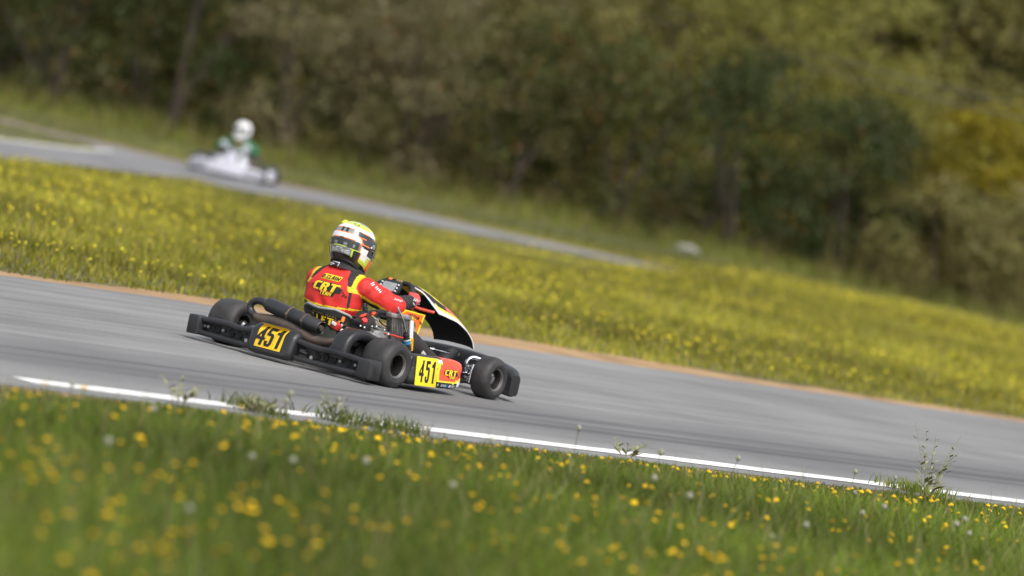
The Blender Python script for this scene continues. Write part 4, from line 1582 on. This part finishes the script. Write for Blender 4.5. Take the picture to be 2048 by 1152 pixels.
# flowers -------------------------------------------------------------------
def flower_mesh(r, h, cone=.35, yel=(.80, .50, .008), stemcol=(.08, .12, .02)):
    v, f, c = [], [], []
    n = 8
    # stem: three-sided
    for zz in (0, h):
        for k in range(3):
            a = 2 * math.pi * k / 3
            v.append((.0018 * math.cos(a), .0018 * math.sin(a), zz)); c.append(stemcol)
    for k in range(3):
        f.append((k, (k + 1) % 3, 3 + (k + 1) % 3, 3 + k))
    b = len(v)
    for rr, zz in ((r * .35, h - r * .35), (r, h + .0), (r * .62, h + r * cone)):
        for k in range(n):
            a = 2 * math.pi * k / n
            q = rr * (1 + .12 * (k % 2))
            v.append((q * math.cos(a), q * math.sin(a), zz)); c.append(yel if zz >= h else (.2, .22, .02))
    v.append((0, 0, h + r * cone * 1.2)); c.append(yel)
    for i in range(2):
        for k in range(n):
            f.append((b + i * n + k, b + i * n + (k + 1) % n, b + (i + 1) * n + (k + 1) % n, b + (i + 1) * n + k))
    for k in range(n):
        f.append((b + 2 * n + k, b + 2 * n + (k + 1) % n, b + 3 * n))
    return np.array(v), f, np.array(c)


def tinted_mesh(name, V, Fc, C, m):
    me = bpy.data.meshes.new(name)
    me.from_pydata([tuple(p) for p in V], [], Fc)
    at = me.attributes.new('tint', 'FLOAT_COLOR', 'POINT')
    CC = np.ones((len(V), 4))
    CC[:, :3] = C
    at.data.foreach_set('color', CC.ravel())
    me.materials.append(MATS[m])
    return me


fl_meshes = []
for i in range(6):
    V, Fc, C = flower_mesh(rng.uniform(.0125, .019), rng.uniform(.19, .28), rng.uniform(.25, .5))
    fl_meshes.append(tinted_mesh('dandelion_flower', V, Fc, C, 'petal'))
X, Y = sample(9000, 3.0, 10.5, -16, 7.5, 150, 120)
u, v, d = project(np.stack([X, Y, np.full(len(X), .2)], 1))
vis = (u > 0) & (u < 2048) & (v > 0) & (v < 1150)
dens = .25 + .75 * (np.sin(X * 1.3 + Y * .4) * np.sin(Y * 1.1 - X * .5) > -.15)
k = rng.random(len(X)) < .44 * dens
X, Y, d, vis = X[k], Y[k], d[k], vis[k]
order = np.argsort(np.where(vis, d, 999))
for i in order[:300]:
    o = link('dandelion_flower', fl_meshes[int(rng.integers(0, 6))])
    o.location = (X[i], Y[i], 0)
    s = rng.uniform(.55, 1.15)
    o.scale = (s, s, rng.uniform(.5, 1.05) * min(1, .16 + .5 * (X[i] - 2.9)))
    o.rotation_euler = (rng.uniform(-.35, .35), rng.uniform(-.35, .35), rng.uniform(0, 6.28))
    tag(o, 'small yellow dandelion flower on a thin stem in the near verge grass', 'flower', 'yellow flowers in the near verge')


def scatter(name, X, Y, rlo, rhi, hlo, hhi, yel, label, n=6):
    """many small flower heads joined into one mass"""
    N_ = len(X)
    r, h = rng.uniform(rlo, rhi, N_), rng.uniform(hlo, hhi, N_)
    a = np.arange(n) * 2 * np.pi / n
    V = np.empty((N_, n + 1, 3))
    tx, ty = rng.uniform(-.5, .5, N_), rng.uniform(-.5, .5, N_)
    for k in range(n):
        V[:, k, 0] = X + r * np.cos(a[k]); V[:, k, 1] = Y + r * np.sin(a[k])
        V[:, k, 2] = h + r * (tx * np.cos(a[k]) + ty * np.sin(a[k]))
    V[:, n] = np.stack([X, Y, h + r * .8], 1)
    F_ = (np.arange(N_)[:, None, None] * (n + 1) + np.array([[k, (k + 1) % n, n] for k in range(n)])[None]).reshape(-1, 3)
    me = bpy.data.meshes.new(name)
    me.vertices.add(N_ * (n + 1)); me.vertices.foreach_set('co', V.ravel())
    me.loops.add(len(F_) * 3); me.loops.foreach_set('vertex_index', F_.ravel())
    me.polygons.add(len(F_)); me.polygons.foreach_set('loop_start', np.arange(len(F_)) * 3)
    C = np.ones((N_, n + 1, 4))
    C[:, :, :3] = (np.array(yel) * rng.uniform(.75, 1.2, (N_, 1)))[:, None]
    at = me.attributes.new('tint', 'FLOAT_COLOR', 'POINT'); at.data.foreach_set('color', C.ravel())
    me.materials.append(MATS['petal'])
    me.update(calc_edges=True)
    return tag(link(name, me), label, 'flowers', kind='stuff')


rest = order[300:]
scatter('dandelion_flowers', X[rest], Y[rest], .011, .018, .04 * np.clip(.2 + .5 * (X[rest] - 2.95), .2, 1), .2 * np.clip(.12 + .5 * (X[rest] - 2.95), .12, 1), (.80, .50, .008), 'remaining yellow flowers scattered through the near verge grass')
X, Y = sample(78000, -26, -3.4, -1, 46, 400, 200)
edge = -3.55 - .45 * np.exp(-((Y - 7.0) / 3.5) ** 2)
pn = np.sin(X * .9 + 1.3 * np.sin(Y * .5)) * np.sin(Y * .75 + 1.1 * np.sin(X * .6)) + .4 * np.sin(X * 2.3 - Y * 1.7)
uu, _, dep = project(np.stack([X, Y, np.zeros(len(X))], 1))
far_lim = 62 + np.clip((uu - 1150) / 30, 0, 9.5)
k = (X < edge) & ~inside(POLY1, X, Y) & ~inside(POLY2, X, Y) & (dep < far_lim) & (rng.random(len(X)) < np.clip(.20 + .30 * pn, .03, .55)) & (rng.random(len(X)) < np.clip((edge - X) / 1.0, .15, 1))
mown = np.clip((60.5 + np.clip((uu[k] - 1150) / 25, 0, 14) - dep[k]) / 10, .16, 1)
scatter('meadow_flowers', X[k], Y[k], .009, .016, .06 * mown, .13 * mown, (.70, .58, .03), 'countless yellow flowers covering the meadow between the tracks')
# dandelion clocks
ck = []
for i in range(3):
    bm = bmesh.new()
    bmesh.ops.create_icosphere(bm, subdivisions=1, radius=.016)
    V = [tuple(q.co + Vector((0, 0, .22))) for q in bm.verts]
    Fc = [[q.index for q in f.verts] for f in bm.faces]
    bm.free()
    n0 = len(V)
    V += [(.0018 * math.cos(a), .0018 * math.sin(a), z) for z in (0, .21) for a in (0, 2.1, 4.2)]
    Fc += [[n0 + k, n0 + (k + 1) % 3, n0 + 3 + (k + 1) % 3, n0 + 3 + k] for k in range(3)]
    C = np.array([(.34, .34, .25)] * n0 + [(.12, .13, .05)] * 6)
    ck.append(tinted_mesh('dandelion_clock', np.array(V), Fc, C, 'petal'))
X, Y = sample(260, 3.2, 10, -14, 6, 0, 0)
for i in range(min(28, len(X))):
    o = link('dandelion_clock', ck[i % 3])
    o.location = (X[i], Y[i], 0)
    s = rng.uniform(.8, 1.2)
    o.scale = (s, s, s)
    o.rotation_euler = (rng.uniform(-.2, .2), rng.uniform(-.2, .2), 0)
    tag(o, 'pale fluffy seed head of a dandelion in the near verge grass', 'seed head', 'seed heads in the near verge')


def weed(u, v, h, n, spread, label):
    p = PX(u, v, 2, 0)
    root = empty('tall_weed', (p.x, p.y, 0))
    tag(root, label, 'weed', 'tall weeds on the near track edge')
    for k in range(n):
        a, l = rng.uniform(0, 6.28), rng.uniform(.1, spread)
        hh = h * rng.uniform(.6, 1)
        mb = MB()
        top = Vector((math.cos(a) * l, math.sin(a) * l, hh))
        pts = [Vector((math.cos(a) * .02, math.sin(a) * .02, 0)), top * .5 + Vector((0, 0, .06 * h)), top]
        mb.tube(pts, [.0022, .0017, .001], 4, smooth=3)
        for q in range(7):
            t = .25 + .75 * q / 7
            b = top * t
            aa = rng.uniform(0, 6.28)
            ln = .09 * (1.25 - t)
            d = Vector((math.cos(aa), math.sin(aa), .5)) * ln
            w = Vector((-math.sin(aa), math.cos(aa), 0)) * ln * .16
            mb.add([b, b + d * .5 + w, b + d, b + d * .5 - w], [(0, 1, 2, 3)])
        mb.build('stem', 'weed_green', root, fixn=False)


mat('weed_green', (.20, .22, .10), .7, var=.3, scale=20, c2=(.32, .32, .17))
weed(1850, 1006, .48, 9, .18, 'tallest wispy green weed at right edge of the white line')
weed(1250, 922, .14, 4, .10, 'short weed with pale stems near the middle of the white line')
weed(670, 845, .17, 5, .14, 'green weed hiding part of the white line below the kart')
weed(355, 815, .18, 4, .12, 'weed by the track at left, over the start of the white line')
weed(520, 832, .12, 5, .12, 'low dark green weed over the white line left of the kart')


# bushes ----------------------------------------------------------------------
PAL = dict(
    dark=[(.034, .050, .014), (.050, .068, .018), (.075, .088, .030), (.028, .036, .012)],
    brown=[(.15, .13, .065), (.19, .165, .09), (.11, .105, .04), (.20, .175, .10), (.12, .125, .04)],
    olive=[(.16, .15, .045), (.20, .18, .055), (.135, .135, .038), (.22, .19, .07)],
    yellow=[(.22, .205, .045), (.27, .24, .055), (.19, .185, .04), (.16, .165, .04)],
    bright=[(.27, .21, .016), (.22, .19, .02), (.17, .16, .02)],
    tan=[(.19, .165, .06), (.23, .195, .08), (.16, .15, .045), (.13, .135, .04)],
    mixed=[(.065, .080, .022), (.10, .10, .03), (.11, .095, .042), (.08, .09, .026), (.05, .058, .016)],
)


def bush(u, depth, H, R, pal, label, z0=.15, n_cl=34, per=190, leaf=(.06, .11)):
    vb = 200 + u * .2148
    p = PX(u, vb, 2, 0)
    d0 = (p - CAM).dot(FWD)
    base = CAM + (p - CAM) * (depth / d0)
    base.z = 0
    root = empty('bush', (base.x, base.y, 0))
    tag(root, label, 'bush', 'bushes and small trees behind the distant track')
    cs = []
    stems = []
    for k in range(n_cl):
        a = rng.uniform(0, 2 * np.pi)
        t = rng.random() ** .8
        zz = z0 + (H - z0) * t
        prof_ = math.sin(math.pi * min(1, max(.08, .18 + .78 * t))) ** .6
        r = R * prof_ * math.sqrt(rng.uniform(.15, 1))
        cs.append((r * math.cos(a), r * math.sin(a), zz, rng.uniform(.26, .52) * (R / 1.3) ** .4))
    cs = np.array(cs)
    cr = cs[:, 3]
    N_ = n_cl * per
    ci = np.repeat(np.arange(n_cl), per)
    g_ = rng.normal(size=(N_, 3))
    g_ /= np.linalg.norm(g_, axis=1)[:, None]
    pos = cs[ci, :3] + g_ * (cr[ci] * rng.uniform(.35, 1.05, N_) ** .6)[:, None] * np.array([1.15, 1.15, .85])
    pos[:, 2] = np.maximum(pos[:, 2], .05)
    # leaf frames
    t1 = rng.normal(size=(N_, 3)) + g_ * .4
    t1 /= np.linalg.norm(t1, axis=1)[:, None]
    nn = rng.normal(size=(N_, 3)) + np.array([0, 0, .9]) + g_ * .6
    t2 = np.cross(nn, t1)
    t2 /= np.linalg.norm(t2, axis=1)[:, None] + 1e-9
    ln = rng.uniform(leaf[0], leaf[1], N_)[:, None]
    V = np.empty((N_, 4, 3))
    V[:, 0] = pos - t1 * ln * .5
    V[:, 1] = pos + t2 * ln * .28
    V[:, 2] = pos + t1 * ln * .5
    V[:, 3] = pos - t2 * ln * .28
    me = bpy.data.meshes.new('foliage')
    me.vertices.add(N_ * 4); me.vertices.foreach_set('co', V.ravel())
    me.loops.add(N_ * 4); me.loops.foreach_set('vertex_index', np.arange(N_ * 4))
    me.polygons.add(N_); me.polygons.foreach_set('loop_start', np.arange(N_) * 4)
    pa = np.array(PAL[pal])
    cc = pa[rng.integers(0, len(pa), n_cl)]
    c = 1.22 * (.6 * cc[ci] + .4 * pa[rng.integers(0, len(pa), N_)]) * rng.uniform(.7, 1.3, (N_, 1))
    if pal in ('mixed', 'brown', 'dark'):
        od = rng.random(N_) < (.02 if pal != 'mixed' else .06)
        c[od] = np.array([.22, .09, .02]) * rng.uniform(.6, 1.2, (od.sum(), 1))
    C = np.ones((N_, 4, 4)); C[:, :, :3] = c[:, None]
    at = me.attributes.new('tint', 'FLOAT_COLOR', 'POINT'); at.data.foreach_set('color', C.ravel())
    me.materials.append(MATS['leaf'])
    me.update(calc_edges=True)
    link('foliage', me, root)
    for k in range(4):
        j = int(rng.integers(0, n_cl))
        tp = Vector(cs[j, :3])
        a = 2 * math.pi * k / 4 + .5
        MB().tube([(.10 * math.cos(a), .10 * math.sin(a), -.02), (tp.x * .35, tp.y * .35, tp.z * .45), tuple(tp)], [.045, .03, .012], 6, smooth=3).build('stem', 'bark', root)


BUSHES = [
    # front row along the verge
    (-150, 74.6, 3.0, 1.25, 'dark', 'dark green bush at left end of the front row, partly out of frame'),
    (90, 74.8, 3.0, 1.2, 'mixed', 'dark bush with brown leaves above the left end of the distant track'),
    (330, 74.8, 3.2, 1.25, 'dark', 'dark green bush just left of the distant white helmet'),
    (560, 74.8, 3.0, 1.2, 'brown', 'brown leaved bush directly behind the distant kart'),
    (790, 74.8, 2.9, 1.2, 'brown', 'brown twiggy bush right of the distant kart, above the red driver'),
    (1010, 74.8, 2.6, 1.15, 'mixed', 'dark bush with rust brown leaves behind the far bend'),
    (1215, 75.0, 2.4, 1.15, 'mixed', 'orange flecked bush left of the big dark green bush'),
    (1450, 74.6, 2.7, 1.3, 'dark', 'big dark green bush near the pale stone'),
    (1670, 75.0, 2.3, 1.15, 'dark', 'dark green bush right beside the big dark one'),
    (1860, 74.8, 1.5, 1.0, 'tan', 'low tan scrub bush at the right of the front row'),
    (2060, 74.8, 1.7, 1.1, 'tan', 'low olive tan bush at the right edge of the picture'),
    (2280, 74.8, 2.2, 1.2, 'olive', 'olive bush beyond the right edge of the front row'),
    # second row
    (-30, 77.6, 4.2, 1.5, 'dark', 'tall dark bush behind the left end of the front row'),
    (270, 77.8, 4.4, 1.5, 'mixed', 'tall brownish bush behind the left dark bushes'),
    (560, 77.8, 4.2, 1.5, 'dark', 'tall dark green bush behind the brown one at the distant kart'),
    (850, 77.6, 4.2, 1.5, 'brown', 'tall greyish brown bush at top centre left'),
    (1120, 77.8, 4.4, 1.5, 'olive', 'tall olive bush at top centre'),
    (1400, 77.6, 4.4, 1.5, 'yellow', 'tall yellow green bush above the big dark green bush'),
    (1660, 77.8, 4.0, 1.4, 'yellow', 'tall yellow green bush right of the middle'),
    (1905, 77.0, 2.7, 1.0, 'bright', 'bright yellow leaved bush at the right'),
    (2120, 77.6, 3.6, 1.4, 'olive', 'olive bush behind the tan scrub at the right edge'),
    # back row
    (60, 82.5, 6.0, 2.1, 'dark', 'large dark tree at the back on the left'),
    (520, 82.5, 6.0, 2.1, 'olive', 'large dull olive tree at the back left of centre'),
    (960, 82.5, 6.2, 2.1, 'olive', 'large olive tree at the back in the centre'),
    (1330, 82.5, 6.4, 2.1, 'yellow', 'large yellow green tree at the back right of centre'),
    (1700, 82.5, 6.4, 2.1, 'olive', 'large olive tree at the back near the cables'),
    (2080, 82.5, 6.4, 2.1, 'mixed', 'large brownish tree at the back on the right'),
    (2480, 82.5, 6.4, 2.1, 'olive', 'large olive tree at the back beyond the right edge'),
    (-380, 82.5, 6.0, 2.1, 'dark', 'large dark tree at the back beyond the left edge'),
]
for (u, d, H, R, pal, lab) in BUSHES:
    big = d > 80
    bush(u, d, H, R, pal, lab, n_cl=62 if big else (46 if d > 76 else 34), per=170, leaf=(.09, .16) if big else (.06, .115), z0=.2 if not big else .3)

# far-off wood closing the view
X = []
wood_v = None
N_ = 90000
lat = rng.uniform(-26, 26, N_)
dp = rng.uniform(88, 96, N_)
hz = rng.uniform(0, 9.5, N_) * (1 - .15 * np.sin(lat * .9) ** 2)
f2 = np.array((FWD.x, FWD.y, 0)); f2 /= np.linalg.norm(f2)
r2 = np.array(_R)
P0 = np.array(CAM) * np.array([1, 1, 0]) + f2 * dp[:, None] + r2 * lat[:, None]
P0[:, 2] = hz
t1 = rng.normal(size=(N_, 3)); t1 /= np.linalg.norm(t1, axis=1)[:, None]
t2 = np.cross(rng.normal(size=(N_, 3)), t1); t2 /= np.linalg.norm(t2, axis=1)[:, None]
ln = rng.uniform(.3, .6, N_)[:, None]
V = np.stack([P0 - t1 * ln * .5, P0 + t2 * ln * .3, P0 + t1 * ln * .5, P0 - t2 * ln * .3], 1)
me = bpy.data.meshes.new('far_wood')
me.vertices.add(N_ * 4); me.vertices.foreach_set('co', V.ravel())
me.loops.add(N_ * 4); me.loops.foreach_set('vertex_index', np.arange(N_ * 4))
me.polygons.add(N_); me.polygons.foreach_set('loop_start', np.arange(N_) * 4)
C = np.ones((N_, 4, 4)); C[:, :, :3] = (np.array(PAL['olive'])[rng.integers(0, 4, N_)] * rng.uniform(.6, 1.1, (N_, 1)))[:, None]
at = me.attributes.new('tint', 'FLOAT_COLOR', 'POINT'); at.data.foreach_set('color', C.ravel())
me.materials.append(MATS['leaf']); me.update(calc_edges=True)
tag(link('far_wood', me), 'dim wood filling the gaps behind the back row of trees', 'wood', kind='stuff')

# pale stone at the foot of the bushes
bm = bmesh.new()
bmesh.ops.create_icosphere(bm, subdivisions=3, radius=.5)
for q in bm.verts:
    q.co += q.co.normalized() * (.08 * math.sin(q.co.x * 9 + 1) * math.sin(q.co.y * 7) + .05 * math.sin(q.co.z * 13 + q.co.x * 5))
    q.co = Vector((q.co.x * .34, q.co.y * .22, max(-.05, q.co.z * .13 + .05)))
me = bpy.data.meshes.new('stone')
bm.to_mesh(me); bm.free()
me.materials.append(MATS['stone'])
me.polygons.foreach_set('use_smooth', [True] * len(me.polygons))
so = link('stone', me)
so.location = PX(1372, 507, 2, 0)
so.rotation_euler = (0, 0, .6)
tag(so, 'small pale stone lying in the grass below the big dark bush', 'stone')

# two overhead cables on wooden poles out of the frame
for nm, a, b, lab in (('overhead_cable', (1300, 37), (2048, 240), 'lower grey overhead cable crossing the trees at top right'), ('overhead_cable', (1340, 20), (2048, 215), 'upper grey overhead cable crossing the trees at top right')):
    A, B = PD(a[0], a[1], 80.3), PD(b[0], b[1], 72.5)
    d = (B - A)
    P = [A + d * t + Vector((0, 0, .25 * (t - .5) ** 2 - .05)) for t in np.linspace(-.9, 1.9, 30)]
    tag(MB().tube(P, .011, 6).build(nm, 'cable'), lab, 'cable')
    ends = (P[0], P[-1])
for e, lab in ((ends[0], 'wooden pole hidden among the trees, carrying the overhead cables'), (ends[1], 'wooden pole right of the frame carrying the overhead cables')):
    mb = MB()
    mb.tube([(e.x, e.y, -.05), (e.x, e.y, e.z + .3)], [.11, .08], 12)
    tag(mb.build('utility_pole', 'wood'), lab, 'pole')
